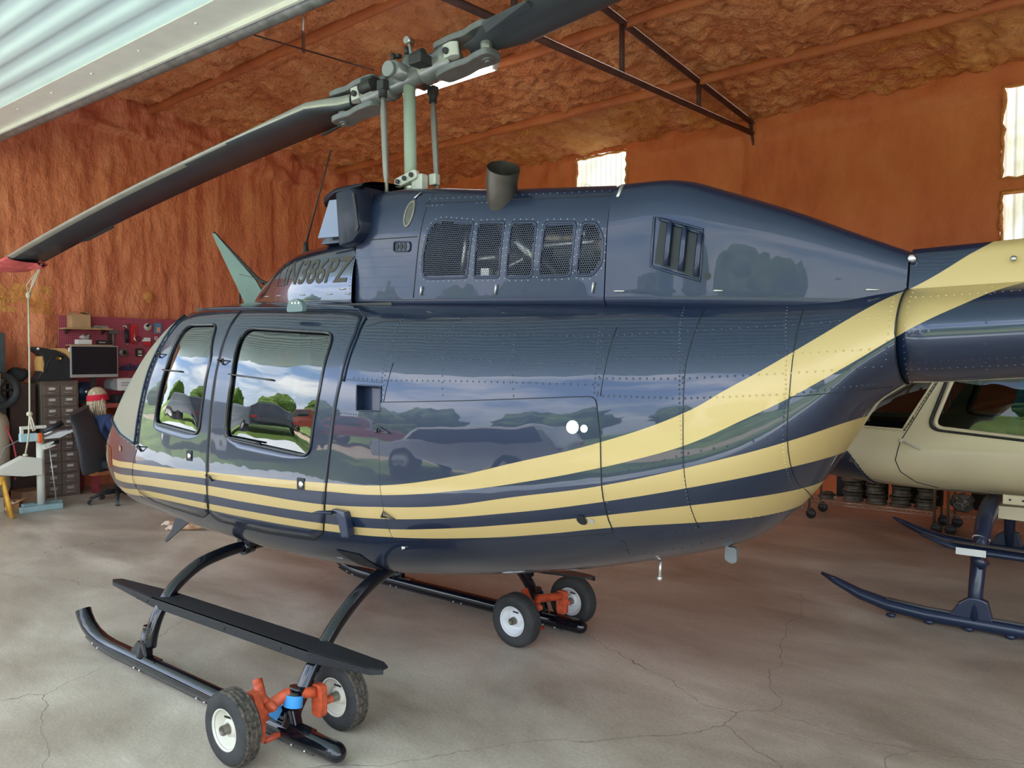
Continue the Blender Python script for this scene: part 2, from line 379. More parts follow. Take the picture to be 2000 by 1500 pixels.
# ---------------------------------------------------------------- lofted surfaces of the helicopter (x aft of the nose, y away from camera, z up)
def pchip(xs,ys):
    xs=np.array(xs,float);ys=np.array(ys,float);h=np.diff(xs);d=np.diff(ys)/h
    m=np.zeros(len(xs));m[0]=d[0];m[-1]=d[-1]
    for i in range(1,len(xs)-1):
        if d[i-1]*d[i]>0:
            w1=2*h[i]+h[i-1];w2=h[i]+2*h[i-1];m[i]=(w1+w2)/(w1/d[i-1]+w2/d[i])
    def F(x):
        x=np.clip(x,xs[0],xs[-1]);i=int(np.clip(np.searchsorted(xs,x)-1,0,len(xs)-2));t=(x-xs[i])/h[i]
        return (1+2*t)*(1-t)**2*ys[i]+t*(1-t)**2*h[i]*m[i]+t*t*(3-2*t)*ys[i+1]+t*t*(t-1)*h[i]*m[i+1]
    return F
class Surf:
    def __init__(s,rows):  # x,ztop,zbot,zc,hw,nu,nl
        a=list(zip(*rows)); s.x0,s.x1=a[0][0],a[0][-1]
        s.F=[pchip(a[0],c) for c in a[1:]]
    def sm(s):
        # average the station curves over a short length in the mid body so that reflections run smoothly
        def wrap(F):
            xs=np.arange(s.x0,s.x1+.0101,.01); v=np.array([F(x) for x in xs]); o=v.copy()
            for i,x in enumerate(xs):
                d=.30*min(1,max(0,(x-1.35)/.5),1)*min(1,max(0,(4.95-x)/.5)); k=int(d/.01)
                if k>0: w=np.hanning(2*k+3)[1:-1]; o[i]=(w*v[i-k:i+k+1]).sum()/w.sum()
            return lambda x: float(np.interp(x,xs,o))
        s.F=[wrap(F) for F in s.F]; return s
    def par(s,x): return [F(x) for F in s.F]
    def y(s,x,z):
        zt,zb,zc,hw,nu,nl=s.par(x)
        if z>=zc: h=max(zt-zc,1e-4);n=nu
        else: h=max(zc-zb,1e-4);n=nl
        r=abs(z-zc)/h
        return hw*(1-r**n)**(1/n) if r<1 else 0.0
    def ring(s,x,N):
        zt,zb,zc,hw,nu,nl=s.par(x);o=[]
        for k in range(N):
            t=2*np.pi*k/N;c,q=np.cos(t),np.sin(t);n=nu if q>=0 else nl;h=(zt-zc) if q>=0 else (zc-zb)
            # re-param for uniform-ish superellipse
            r=(abs(c)**n+abs(q)**n)**(-1/n)
            o.append((x,hw*c*r,zc+h*q*r))
        return o
    def inside(s,x,y,z):
        if x<s.x0 or x>s.x1: return False
        zt,zb,zc,hw,nu,nl=s.par(x)
        if z>=zc: h=max(zt-zc,1e-4);n=nu
        else: h=max(zc-zb,1e-4);n=nl
        return (abs(y)/max(hw,1e-4))**n+(abs(z-zc)/h)**n<1
BODY=Surf([
(0.0,.973,.938,.949,.03,2,2),(.05,1.045,.838,.95,.185,2,2),(.15,1.133,.747,.961,.34,2.1,2.1),(.3,1.218,.672,.979,.49,2.1,2.5),
(.45,1.361,.617,1.0,.56,2.3,2.8),(.6,1.524,.592,1.03,.60,2.7,3.0),(.8,1.711,.575,1.06,.635,3.0,3.1),(1.0,1.862,.57,1.09,.652,3.3,3.1),
(1.2,1.965,.565,1.12,.664,3.4,3.15),(1.5,2.0,.557,1.146,.670,3.3,3.25),(2.0,2.016,.556,1.158,.672,3.15,3.2),(3.0,2.02,.608,1.173,.670,2.95,2.75),
(3.5,2.024,.690,1.205,.648,2.85,2.3),(4.0,2.035,.812,1.273,.597,2.8,2.1),(4.4,2.045,.94,1.362,.530,2.7,2.05),(4.7,2.046,1.065,1.467,.458,2.5,2.05),
(4.88,2.049,1.255,1.569,.39,2.3,2.0),(5.0,2.05,1.455,1.679,.325,2.2,2.0),(5.1,2.052,1.63,1.782,.29,2.1,2.0),(5.2,2.054,1.71,1.864,.27,2,2)])
COWL=Surf([
(1.42,2.02,1.9,1.98,.10,2.4,2),(1.55,2.10,1.9,1.98,.175,2.5,2),(1.70,2.19,1.9,1.99,.225,2.6,2),(1.85,2.268,1.9,2.0,.265,2.8,2),
(2.0,2.31,1.9,2.0,.295,2.9,2),(2.3,2.34,1.9,2.0,.335,3,2),(2.66,2.365,1.9,2.0,.365,3.1,2)])
ENG=Surf([(2.66,2.565,1.9,2.0,.34,5,2),(2.8,2.575,1.9,2.0,.355,5,2),(3.1,2.558,1.9,2.0,.365,5,2),(3.4,2.525,1.9,2.0,.37,5,2),(4.16,2.47,1.9,2.0,.37,5,2)])
AFT=Surf([(4.16,2.47,1.9,2.0,.37,6,2),(4.38,2.462,1.9,2.0,.365,7,2),(4.45,2.450,1.9,2.0,.358,7,2),(4.55,2.418,1.9,2.0,.34,7,2),(4.7,2.365,1.9,2.0,.30,7,2),(4.86,2.305,1.9,2.0,.25,7,2),(5.05,2.225,1.9,2.0,.18,6,2),(5.2,2.165,1.9,2.0,.13,5,2)])
BODY.sm()
HP = math.radians(2.3); PVX, PVZ, HX0, HYC = 2.75, 1.3, 5.75, 3.02
def l2w(x, y, z):
    dx, dz = x-PVX, z-PVZ
    return Vector((PVX+dx*math.cos(HP)+dz*math.sin(HP)-HX0, HYC+y, PVZ-dx*math.sin(HP)+dz*math.cos(HP)))
def w2l(p):
    dx, dz = p[0]+HX0-PVX, p[2]-PVZ
    return Vector((PVX+dx*math.cos(HP)-dz*math.sin(HP), p[1]-HYC, PVZ+dx*math.sin(HP)+dz*math.cos(HP)))
def toloc(bm):
    for v in bm.verts: v.co = w2l(v.co)
    return bm
HELI = thing('helicopter', 'dark navy helicopter with gold stripes, large in the foreground on black skids', 'helicopter', l2w(2.75, 0, 0))
HELI.rotation_euler = (0, HP, 0)
def hp(name, bm, m, parent=None, smooth=False, label=None, kind=None, autos=None):
    """helicopter part; vertices given in helicopter coordinates"""
    o = obj(name, bm, m, parent or HELI, smooth, label=label, kind=kind, autos=autos)
    o.location = (0, 0, 0) if parent else (-2.75, 0, 0)
    return o
# ---- livery : navy metallic paint with three gold stripes, stripes are curves z(x) in helicopter coordinates
S = [
 ([(.6,.955),(1.0,.978),(1.853,1.038),(2.2,1.062),(2.873,1.117),(3.225,1.154),(3.67,1.256),(3.912,1.332),(4.257,1.442),(4.584,1.585),(4.699,1.664),(4.826,1.752),(4.972,1.865),(5.06,1.934),(5.162,2.006),(5.27,2.07),(5.383,2.149),(5.44,2.187),(6,2.5)],
  [(.6,.915),(1.0,.94),(1.846,1.0),(2.209,1.022),(2.854,1.074),(3.215,1.109),(3.661,1.19),(3.975,1.266),(4.27,1.351),(4.411,1.398),(4.59,1.468),(4.775,1.572),(4.9,1.649),(4.989,1.713),(5.08,1.779),(5.186,1.857),(5.256,1.905),(5.374,1.973),(5.485,2.032),(5.6,2.07),(6,2.2)]),
 ([(.6,.868),(1.183,.915),(1.841,.959),(2.206,.977),(2.839,1.009),(3.228,1.056),(3.589,1.115),(3.914,1.196),(4.282,1.286),(4.694,1.422),(4.909,1.505),(5.066,1.58),(5.19,1.64),(6,2)],
  [(.6,.82),(1.248,.867),(1.836,.906),(2.197,.921),(2.824,.961),(3.307,1.012),(3.907,1.131),(4.292,1.226),(4.691,1.341),(4.907,1.409),(4.988,1.435),(5.19,1.50),(6,1.8)]),
 ([(.6,.77),(1.117,.82),(1.829,.854),(2.183,.872),(2.797,.909),(3.223,.952),(3.568,1.01),(3.896,1.079),(4.299,1.173),(4.682,1.265),(4.884,1.309),(5.0,1.33),(6,1.5)],
  [(.6,.735),(1.295,.792),(1.815,.815),(2.166,.83),(2.782,.869),(3.223,.912),(3.752,.996),(4.056,1.061),(4.285,1.116),(4.666,1.185),(4.787,1.205),(5.0,1.24),(6,1.4)])]
NAVY = (.008, .016, .044)
def livery(name, rough=.32, metal=.38, coat=1., gold=True, cior=1.45):
    m = D.materials.new(name); m.use_nodes = True; t = m.node_tree; b = t.nodes['Principled BSDF']; n = t.nodes; l = t.links
    b.inputs['Roughness'].default_value = rough; b.inputs['Metallic'].default_value = metal
    b.inputs['Coat Weight'].default_value = coat; b.inputs['Coat Roughness'].default_value = .02 ; b.inputs['Coat IOR'].default_value = cior
    co = n.new('ShaderNodeTexCoord'); sp = n.new('ShaderNodeSeparateXYZ'); l.new(co.outputs['Object'], sp.inputs[0])
    def M_(op, a, c=None):
        q = n.new('ShaderNodeMath'); q.operation = op
        for i, v in enumerate((a, c)):
            if v is None: continue
            if isinstance(v, (int, float)): q.inputs[i].default_value = v
            else: l.new(v, q.inputs[i])
        return q.outputs[0]
    base = n.new('ShaderNodeTexNoise'); base.inputs['Scale'].default_value = 3; base.inputs['Detail'].default_value = 6; l.new(co.outputs['Object'], base.inputs[0])
    rv = n.new('ShaderNodeMixRGB'); rv.inputs[1].default_value = (*[c*.8 for c in NAVY], 1); rv.inputs[2].default_value = (*[c*1.25 for c in NAVY], 1); l.new(base.outputs[0], rv.inputs[0])
    col = rv.outputs[0]
    if gold:
        xn = M_('DIVIDE', sp.outputs['X'], 6.0); zz = sp.outputs['Z']; tot = None
        for tp, bt in S:
            e = []
            for pts in (tp, bt):
                fc = n.new('ShaderNodeFloatCurve'); l.new(xn, fc.inputs['Value']); c = fc.mapping.curves[0]
                fc.mapping.use_clip = True; fc.mapping.extend = 'HORIZONTAL'
                P = [(x/6, z/3) for x, z in pts]
                c.points[0].location = (0, P[0][1]); c.points[1].location = P[-1]
                for p in P[:-1]: c.points.new(*p)
                for p in c.points: p.handle_type = 'AUTO_CLAMPED'
                fc.mapping.update(); e.append(M_('MULTIPLY', fc.outputs[0], 3.0))
            s = M_('MULTIPLY', M_('LESS_THAN', zz, e[0]), M_('GREATER_THAN', zz, e[1]))
            if tot is not None: s = M_('MULTIPLY', s, M_('LESS_THAN', sp.outputs['X'], 5.19))
            tot = s if tot is None else M_('MAXIMUM', tot, s)
        tot = M_('MULTIPLY', tot, M_('GREATER_THAN', sp.outputs['X'], .615))
        g = n.new('ShaderNodeMixRGB'); l.new(tot, g.inputs[0]); l.new(col, g.inputs[1]); g.inputs[2].default_value = (.47, .335, .135, 1); col = g.outputs[0]
        rr = n.new('ShaderNodeMapRange'); l.new(tot, rr.inputs[0]); rr.inputs[3].default_value = rough; rr.inputs[4].default_value = .42; l.new(rr.outputs[0], b.inputs['Roughness'])
        r2 = n.new('ShaderNodeMapRange'); l.new(tot, r2.inputs[0]); r2.inputs[3].default_value = coat; r2.inputs[4].default_value = coat*.35; l.new(r2.outputs[0], b.inputs['Coat Weight'])
        r3 = n.new('ShaderNodeMapRange'); l.new(tot, r3.inputs[0]); r3.inputs[3].default_value = metal; r3.inputs[4].default_value = .15; l.new(r3.outputs[0], b.inputs['Metallic'])
    l.new(col, b.inputs['Base Color'])
    # sheet-metal waviness
    w = n.new('ShaderNodeTexNoise'); w.inputs['Scale'].default_value = 2.6; w.inputs['Detail'].default_value = 2.5; l.new(co.outputs['Object'], w.inputs[0])
    bp = n.new('ShaderNodeBump'); bp.inputs['Strength'].default_value = .22; bp.inputs['Distance'].default_value = .02; l.new(w.outputs[0], bp.inputs['Height'])
    l.new(bp.outputs[0], b.inputs['Coat Normal']); 
    return m
M_NAVY = livery('navy_gold_livery')
M_NAVYP = livery('plain_navy_paint', .40, .30, .40, gold=False)
M_NAVYF = livery('polished_navy_cowl', .22, .5, 1., False, 1.62)
def glassmat(name, tint, refl=.10, rough=.0, haze=0.):
    m = D.materials.new(name); m.use_nodes = True; t = m.node_tree; t.nodes.clear(); n = t.nodes; l = t.links
    a = n.new('ShaderNodeBsdfTransparent'); a.inputs[0].default_value = (*tint, 1)
    g = n.new('ShaderNodeBsdfGlossy'); g.inputs['Roughness'].default_value = rough; g.inputs[0].default_value = (.95, .97, .96, 1)
    f = n.new('ShaderNodeFresnel'); f.inputs[0].default_value = 1.5
    ad = n.new('ShaderNodeMath'); ad.operation = 'MULTIPLY_ADD'; ad.inputs[1].default_value = 1.5; ad.inputs[2].default_value = refl; l.new(f.outputs[0], ad.inputs[0]); ad.use_clamp = True
    x = n.new('ShaderNodeMixShader'); l.new(ad.outputs[0], x.inputs[0]); l.new(a.outputs[0], x.inputs[1]); l.new(g.outputs[0], x.inputs[2])
    o = n.new('ShaderNodeOutputMaterial'); l.new(x.outputs[0], o.inputs[0])
    if haze:
        df = n.new('ShaderNodeBsdfDiffuse'); df.inputs[0].default_value = (.42, .52, .44, 1); x2 = n.new('ShaderNodeMixShader'); x2.inputs[0].default_value = haze
        l.new(x.outputs[0], x2.inputs[1]); l.new(df.outputs[0], x2.inputs[2]); l.new(x2.outputs[0], o.inputs[0])
    co = n.new('ShaderNodeTexCoord'); w = n.new('ShaderNodeTexNoise'); w.inputs['Scale'].default_value = 3.0; w.inputs['Detail'].default_value = 1; l.new(co.outputs['Object'], w.inputs[0])
    bp = n.new('ShaderNodeBump'); bp.inputs['Strength'].default_value = .3; bp.inputs['Distance'].default_value = .02; l.new(w.outputs[0], bp.inputs['Height']); l.new(bp.outputs[0], g.inputs['Normal'])
    return m
M_GLASS = glassmat('tinted_window_acrylic', (.55, .62, .60), .05)
M_WSHD = glassmat('windshield_acrylic', (.70, .80, .74), .14, 0, .42)
M_CHIN = glassmat('chin_window_acrylic', (.06, .065, .07), .05)
M_SEAM = mat('dark_seam', (.008, .009, .012), .5)
M_LINER = mat('grey_cabin_liner', (.16, .15, .15), .85, var=.15)
M_SEAT = mat('seat_fabric', (.10, .09, .085), .9, var=.2, bump=.3)

def S3(Sf, x, z, side=-1, off=0.):
    e = .004
    def P(a, b): return Vector((a, side*Sf.y(a, b), b))
    zt = Sf.F[0](x)
    p = P(x, z)
    b2 = min(z+e, zt-.002); b1 = b2-2*e
    n = (P(min(x+e, Sf.x1), z)-P(max(x-e, Sf.x0), z)).cross(P(x, b2)-P(x, b1))
    if n.length < 1e-12: n = Vector((0, side, 0))
    n.normalize()
    if n.y*side < 0: n = -n
    return p+n*off
def pip(poly, x, z):
    c = False; n = len(poly); j = n-1
    for i in range(n):
        xi, zi = poly[i]; xj, zj = poly[j]
        if (zi > z) != (zj > z) and x < (xj-xi)*(z-zi)/(zj-zi)+xi: c = not c
        j = i
    return c
def inset(poly, d):
    cx = sum(p[0] for p in poly)/len(poly); cz = sum(p[1] for p in poly)/len(poly); o = []
    for x, z in poly:
        r = math.hypot(x-cx, z-cz); k = (r-d)/r; o.append((cx+(x-cx)*k, cz+(z-cz)*k))
    return o
def loft(Sf, xs, Nr, skip=None, capa=False, capb=False):
    bm = BM(); R = []
    for x in xs: R.append([bm.verts.new(p) for p in Sf.ring(x, Nr)])
    for A, B in zip(R, R[1:]):
        for k in range(Nr):
            q = (A[k], A[(k+1) % Nr], B[(k+1) % Nr], B[k])
            c = (q[0].co+q[1].co+q[2].co+q[3].co)/4
            if skip and skip(c.x, c.y, c.z): continue
            f = bm.faces.new(q); f.smooth = True
    if capa: bm.faces.new(R[0])
    if capb: bm.faces.new(R[-1][::-1])
    bmesh.ops.recalc_face_normals(bm, faces=bm.faces[:]) if not skip else None
    for v in [v for v in bm.verts if not v.link_faces]: bm.verts.remove(v)
    return bm
def raycut(poly, c, a):
    dx, dz = math.cos(a), math.sin(a); best = None; n = len(poly)
    for i in range(n):
        (x1, z1), (x2, z2) = poly[i], poly[(i+1) % n]
        ex, ez = x2-x1, z2-z1; den = dx*ez-dz*ex
        if abs(den) < 1e-12: continue
        t = ((x1-c[0])*ez-(z1-c[1])*ex)/den; s = ((x1-c[0])*dz-(z1-c[1])*dx)/den
        if t > 0 and -1e-6 <= s <= 1+1e-6: best = t if best is None else min(best, t)
    return (c[0]+dx*(best or .01), c[1]+dz*(best or .01))
def angs(*polys, c, n=96):
    A = [2*PI*k/n for k in range(n)]
    for p in polys: A += [math.atan2(q[1]-c[1], q[0]-c[0]) % (2*PI) for q in p]
    A.sort(); o = [A[0]]
    for a in A:
        if a-o[-1] > .002: o.append(a)
    return o
def ringpatch(Sf, inner, outer, side, off=.006, M=10, edge=.006, c=None):
    c = c or (sum(p[0] for p in inner)/len(inner), sum(p[1] for p in inner)/len(inner))
    A = angs(inner, outer, c=c); bm = BM(); R = []
    for a in A:
        p, q = raycut(inner, c, a), raycut(outer, c, a); row = []
        row.append(bm.verts.new(S3(Sf, p[0], p[1], side, off-edge-.012)))
        for k in range(M+1):
            t = k/M; row.append(bm.verts.new(S3(Sf, p[0]+(q[0]-p[0])*t, p[1]+(q[1]-p[1])*t, side, off)))
        row.append(bm.verts.new(S3(Sf, q[0], q[1], side, off-edge-.002)))
        R.append(row)
    for i in range(len(A)):
        X, Y = R[i], R[(i+1) % len(A)]
        for k in range(len(X)-1):
            f = bm.faces.new((X[k], X[k+1], Y[k+1], Y[k]) if side < 0 else (Y[k], Y[k+1], X[k+1], X[k])); f.smooth = 1 <= k < len(X)-2
    return bm
def discpatch(Sf, outer, side, off=.0, bulge=0., M=7):
    c = (sum(p[0] for p in outer)/len(outer), sum(p[1] for p in outer)/len(outer)); A = angs(outer, c=c); bm = BM(); R = []
    c0 = bm.verts.new(S3(Sf, c[0], c[1], side, off+bulge))
    for a in A:
        q = raycut(outer, c, a)
        R.append([c0]+[bm.verts.new(S3(Sf, c[0]+(q[0]-c[0])*k/M, c[1]+(q[1]-c[1])*k/M, side, off+bulge*(1-(k/M)**2.2))) for k in range(1, M+1)])
    for i in range(len(A)):
        X, Y = R[i], R[(i+1) % len(A)]
        for k in range(M):
            f = bm.faces.new([X[0], X[1], Y[1]] if k == 0 else (X[k], X[k+1], Y[k+1], Y[k])); f.smooth = True
    if side > 0: bmesh.ops.reverse_faces(bm, faces=bm.faces[:])
    return bm
def online(Sf, poly, side, off, step=.03, closed=False):
    o = []; P = list(poly)+([poly[0]] if closed else [])
    for (x1, z1), (x2, z2) in zip(P, P[1:]):
        k = max(1, int(math.hypot(x2-x1, z2-z1)/step))
        for i in range(k): o.append(S3(Sf, x1+(x2-x1)*i/k, z1+(z2-z1)*i/k, side, off))
    if not closed: o.append(S3(Sf, *P[-1], side, off))
    return o
def resample(P, step):
    P = [Vector(p) for p in P]; o = [P[0]]; acc = 0
    for a, b in zip(P, P[1:]):
        d = (b-a).length
        while acc+d >= step:
            t = (step-acc)/d; a = a+(b-a)*t; o.append(a.copy()); d = (b-a).length; acc = 0
        acc += d
    return o
RIV = [(math.cos(k*PI/3), math.sin(k*PI/3)) for k in range(6)]
def rivets(bm, Sf, poly, side=-1, step=.024, r=.0032, closed=False):
    P = resample(online(Sf, poly, side, .0, .01, closed), step); c0 = None
    for p in P:
        n = (S3(Sf, p.x, p.z, side, .01)-S3(Sf, p.x, p.z, side, 0)).normalized()
        u = n.cross(Vector((0, 0, 1))).normalized(); w = n.cross(u)
        A = [bm.verts.new(p+(u*c+w*s)*r+n*.0002) for c, s in RIV]; B = [bm.verts.new(p+(u*c+w*s)*r*.6+n*r*.5) for c, s in RIV]
        for k in range(6): bm.faces.new((A[k], A[(k+1) % 6], B[(k+1) % 6], B[k])).smooth = True
        bm.faces.new(B).smooth = True

# ---- outlines in side view (x, z)
FDO = roundpoly([(1.31,1.925),(1.825,1.930),(1.876,1.80),(1.893,1.67),(1.890,1.487),(1.868,1.23),(1.852,1.05),(1.838,.90),(1.80,.79),(1.70,.745),(1.15,.755),(1.0,.79),(.955,.86),(.985,.96),(1.065,1.09),(1.10,1.25),(1.15,1.39),(1.20,1.54),(1.262,1.70)], [.05]+[.02]*18, 3)
RDO = roundpoly([(1.842,1.932),(2.74,1.924),(2.86,1.91),(2.905,1.83),(2.914,1.70),(2.916,1.60),(2.906,1.49),(2.894,1.346),(2.878,1.228),(2.862,1.10),(2.835,.944),(2.80,.86),(2.70,.80),(2.3,.765),(1.86,.755),(1.815,.79),(1.850,.90),(1.864,1.05),(1.880,1.23),(1.902,1.487),(1.905,1.67),(1.888,1.80)], .02, 3)
FWO = roundpoly([(1.405,1.842),(1.735,1.850),(1.822,1.66),(1.808,1.46),(1.778,1.235),(1.290,1.258),(1.325,1.42),(1.375,1.59)], [.06,.06,.03,.03,.06,.05,.02,.02], 5)
RWO = roundpoly([(2.015,1.835),(2.775,1.822),(2.785,1.55),(2.745,1.225),(2.035,1.245),(2.055,1.55)], [.08,.08,.05,.07,.07,.05], 6)
VENT = [(3.031,1.589),(3.186,1.592),(3.203,1.484),(3.052,1.474)]
# windshield region, in front of the door posts and above the sill
def wx(z): return float(np.interp(z, [1.08, 1.25, 1.39, 1.54, 1.70, 1.82, 1.9, 1.97], [1.02, 1.065, 1.11, 1.155, 1.215, 1.245, 1.22, 1.12]))
def wsill(x): return float(np.interp(x, [.30, .50, .66, .80, 1.02], [1.235, 1.225, 1.19, 1.14, 1.10]))
def inws(x, y, z): return x > .36 and z > wsill(x) and x < wx(z) and abs(y) > .018
def inchin(x, y, z): return .10 < x < .585 and abs(y) > .05 and .70-.1*x < z < 1.04-.02*x
FDi, RDi = inset(FDO, .035), inset(RDO, .035)
VENTi = VENT
def skipbody(x, y, z):
    if inws(x, y, z) or inchin(x, y, z): return True
    if 1.0 < x < 2.95 and abs(y) > .2 and (pip(FDi, x, z) or pip(RDi, x, z)): return True
    return abs(y) > .3 and pip(VENTi, x, z)
xs = list(np.arange(0, 1.42, .011))+list(np.arange(1.42, 3.0, .022))+list(np.arange(3.0, 3.24, .008))+list(np.arange(3.24, 5.2, .03))+[5.2]
xs = [x for i, x in enumerate(xs) if i == 0 or x-xs[i-1] > .004]
hp('fuselage', loft(BODY, xs, 200, skipbody), M_NAVY, smooth=True)
def sub(Sf, xs, Nr, keep, off):
    bm = loft(Sf, xs, Nr, lambda x, y, z: not keep(x, y, z))
    bm.normal_update()
    for v in bm.verts: v.co += v.normal*off
    return bm
xw = list(np.arange(.30, 1.30, .011))
for side, lb in ((-1, 1), (1, 2)):
    bmw = sub(BODY, xw, 200, lambda x, y, z: x > .35 and z > wsill(x)-.01 and x < wx(z)+.012 and y*side > .006, .002)
    hp('windshield', bmw, M_WSHD, smooth=True)
    bmc = sub(BODY, list(np.arange(.08, .62, .011)), 200, lambda x, y, z: inchin(x-.012, y, z) or inchin(x+.012, y, z) and y*side > 0, .001)
    geo = [v for v in bmc.verts if v.co.y*side < .02]; bmesh.ops.delete(bmc, geom=geo, context='VERTS')
    hp('chin_window', bmc, M_CHIN, smooth=True)
# windshield edge strips with rivets
rv = BM()
for side in (-1, 1):
    bm = BM()
    E1 = [(wx(z), z) for z in np.linspace(1.10, 1.90, 24)]
    pts = online(BODY, E1, side, .004, .03); tube(bm, pts, .012, 8, flat=(1, .45))
    E2 = [(x, wsill(x)) for x in np.linspace(1.02, .52, 14)]
    tube(bm, online(BODY, E2, side, .004, .03), .012, 8, flat=(1, .45))
    hp('windshield_frame', bm, M_NAVYP)
    rivets(rv, BODY, [(a+.016, b) for a, b in E1[:-2]], side, .022); rivets(rv, BODY, [(a, b-.016) for a, b in E2], side, .022)

bm = BM(); pts = []
for x in np.linspace(.36, 1.16, 30): pts.append((x, 0, BODY.F[0](x)+.002))
tube(bm, pts, .022, 8, flat=(.5, 1)); hp('windshield_centre_post', bm, M_NAVYP)
# ---- doors with windows on both sides
def make_door(name, outer, win, side, hinges, latch, bars):
    d = hp(name, ringpatch(BODY, win, outer, side), M_NAVY)
    w = inset(win, -.012)
    hp('window_pane', discpatch(BODY, w, side, -.004, .012), M_GLASS, d)
    bm = BM(); tube(bm, online(BODY, win, side, .007, .03, True)[:-1], .0075, 8, closed=True); hp('window_gasket', bm, M_BLACKG, d)
    bm = BM(); tube(bm, online(BODY, outer, side, .001, .03, True)[:-1], .0055, 6, closed=True); hp('door_seal', bm, M_SEAM, d)
    r = BM(); rivets(r, BODY, inset(win, -.035), side, .038, .0034, True)
    hp('rivets', r, M_NAVYP, d, kind='stuff')
    for b in bars:
        bm = BM(); tube(bm, online(BODY, b, side, .014, .04), .008, 6, flat=(1, .6)); hp('window_rail', bm, M_BLACKG, d)
    for hx, hz in hinges:
        bm = BM(); a = S3(BODY, hx, hz, side, .012); b = S3(BODY, hx+.07, hz+.004, side, .03); c = S3(BODY, hx+.055, hz-.022, side, .012)
        tube(bm, [a, b, c, a], .0045, 6); ico(bm, a, .009, 1); hp('hinge', bm, M_BLACKG, d)
    x, z = latch; R = [(x-.028, z-.03), (x+.028, z-.028), (x+.028, z+.03), (x-.028, z+.028)]
    bm = discpatch(BODY, R, side, .0095, 0, 2); h = hp('door_handle', bm, M_SEAM, d)
    bm = BM(); p = S3(BODY, x+.006, z, side, .012); ico(bm, p, .018, 2, (1, .4, 1)); hp('handle_knob', bm, M_CHROME, d)
    return d
for side in (-1, 1):
    make_door('front_door', FDO, FWO, side, [(1.225, 1.665), (1.075, 1.09)], (1.68, 1.107), [[(1.355, 1.575), (1.56, 1.575)]])
    make_door('rear_door', RDO, RWO, side, [(1.905, 1.655), (1.862, 1.02)], (2.682, 1.086), [[(2.035, 1.585), (2.42, 1.575)], [(2.05, 1.255), (2.36, 1.25)]])
# ---- cowlings
def skipeng(x, y, z):
    if y > 0: return False
    return any(pip(s, x, z) for s in SCRi)
SCR = [roundpoly(p, r, 5) for p, r in [
 ([(3.205,2.365),(3.462,2.340),(3.438,2.095),(3.165,2.098),(3.166,2.20)], [.08,.02,.02,.06,.02]),
 ([(3.497,2.330),(3.640,2.325),(3.624,2.095),(3.487,2.096)], .015),
 ([(3.685,2.320),(3.812,2.312),(3.803,2.092),(3.668,2.092)], .02),
 ([(3.862,2.308),(4.010,2.300),(3.996,2.092),(3.842,2.090)], .02),
 ([(4.048,2.295),(4.110,2.290),(4.140,2.235),(4.142,2.14),(4.105,2.092),(4.030,2.092)], .02)]]
SCRi = [inset(s, .004) for s in SCR]
hp('forward_cowl', loft(COWL, list(np.linspace(1.42, 2.66, 60)), 96, None, True), M_NAVYF, smooth=True, autos=40)
ec = hp('engine_cowl', loft(ENG, list(np.arange(2.66, 3.125, .03))+list(np.arange(3.13, 4.155, .008))+[4.16], 260, skipeng, True, True), M_NAVYP, smooth=True, autos=60)
af = hp('aft_fairing', loft(AFT, list(np.linspace(4.165, 5.2, 60)), 96, None, True, True), M_NAVYP, smooth=True, autos=50)
# hexagonal perforated screens : alpha pattern of round holes
def meshmat():
    m = D.materials.new('perforated_screen'); m.use_nodes = True; t = m.node_tree; n = t.nodes; l = t.links; b = n['Principled BSDF']; out = n['Material Output']
    b.inputs['Base Color'].default_value = (.05, .055, .07, 1); b.inputs['Metallic'].default_value = .7; b.inputs['Roughness'].default_value = .35
    co = n.new('ShaderNodeTexCoord'); sp = n.new('ShaderNodeSeparateXYZ'); l.new(co.outputs['Object'], sp.inputs[0])
    def Q(op, a, c=None):
        q = n.new('ShaderNodeMath'); q.operation = op
        for i, v in enumerate((a, c)):
            if v is None: continue
            if isinstance(v, (int, float)): q.inputs[i].default_value = v
            else: l.new(v, q.inputs[i])
        return q.outputs[0]
    s = .0105
    def cell(ox, oz):
        fx = Q('SUBTRACT', Q('FRACT', Q('ADD', Q('DIVIDE', sp.outputs['X'], s), ox)), .5)
        fz = Q('MULTIPLY', Q('SUBTRACT', Q('FRACT', Q('ADD', Q('DIVIDE', sp.outputs['Z'], s*1.732), oz)), .5), 1.732)
        return Q('SQRT', Q('ADD', Q('MULTIPLY', fx, fx), Q('MULTIPLY', fz, fz)))
    d = Q('MINIMUM', cell(0, 0), cell(.5, .5)); h = Q('LESS_THAN', d, .40)
    tr = n.new('ShaderNodeBsdfTransparent'); mx = n.new('ShaderNodeMixShader'); l.new(h, mx.inputs[0]); l.new(b.outputs[0], mx.inputs[1]); l.new(tr.outputs[0], mx.inputs[2]); l.new(mx.outputs[0], out.inputs[0])
    return m
M_MESH = meshmat()
rv2 = BM()
for s in SCR:
    hp('mesh_screen', discpatch(ENG, inset(s, -.006), -1, -.002, 0, 4), M_MESH, ec)
    bm = ringpatch(ENG, inset(s, .001), inset(s, -.011), -1, .0022, 2, .002); hp('screen_frame', bm, M_NAVYP, ec)
    rivets(rv2, ENG, inset(s, -.02), -1, .033, .0035, True)
rivets(rv2, ENG, [(3.16, 2.475), (4.14, 2.43)], -1, .036, .0035)
rivets(rv2, ENG, [(3.16, 2.44), (3.27, 2.437)], -1, .03); rivets(rv2, ENG, [(3.46, 2.43), (3.58, 2.425)], -1, .03); rivets(rv2, ENG, [(3.86, 2.42), (3.99, 2.415)], -1, .03)
M_RIV = mat('worn_rivet', (.25, .27, .30), .4, .7)
hp('rivets', rv2, M_RIV, ec, kind='stuff')
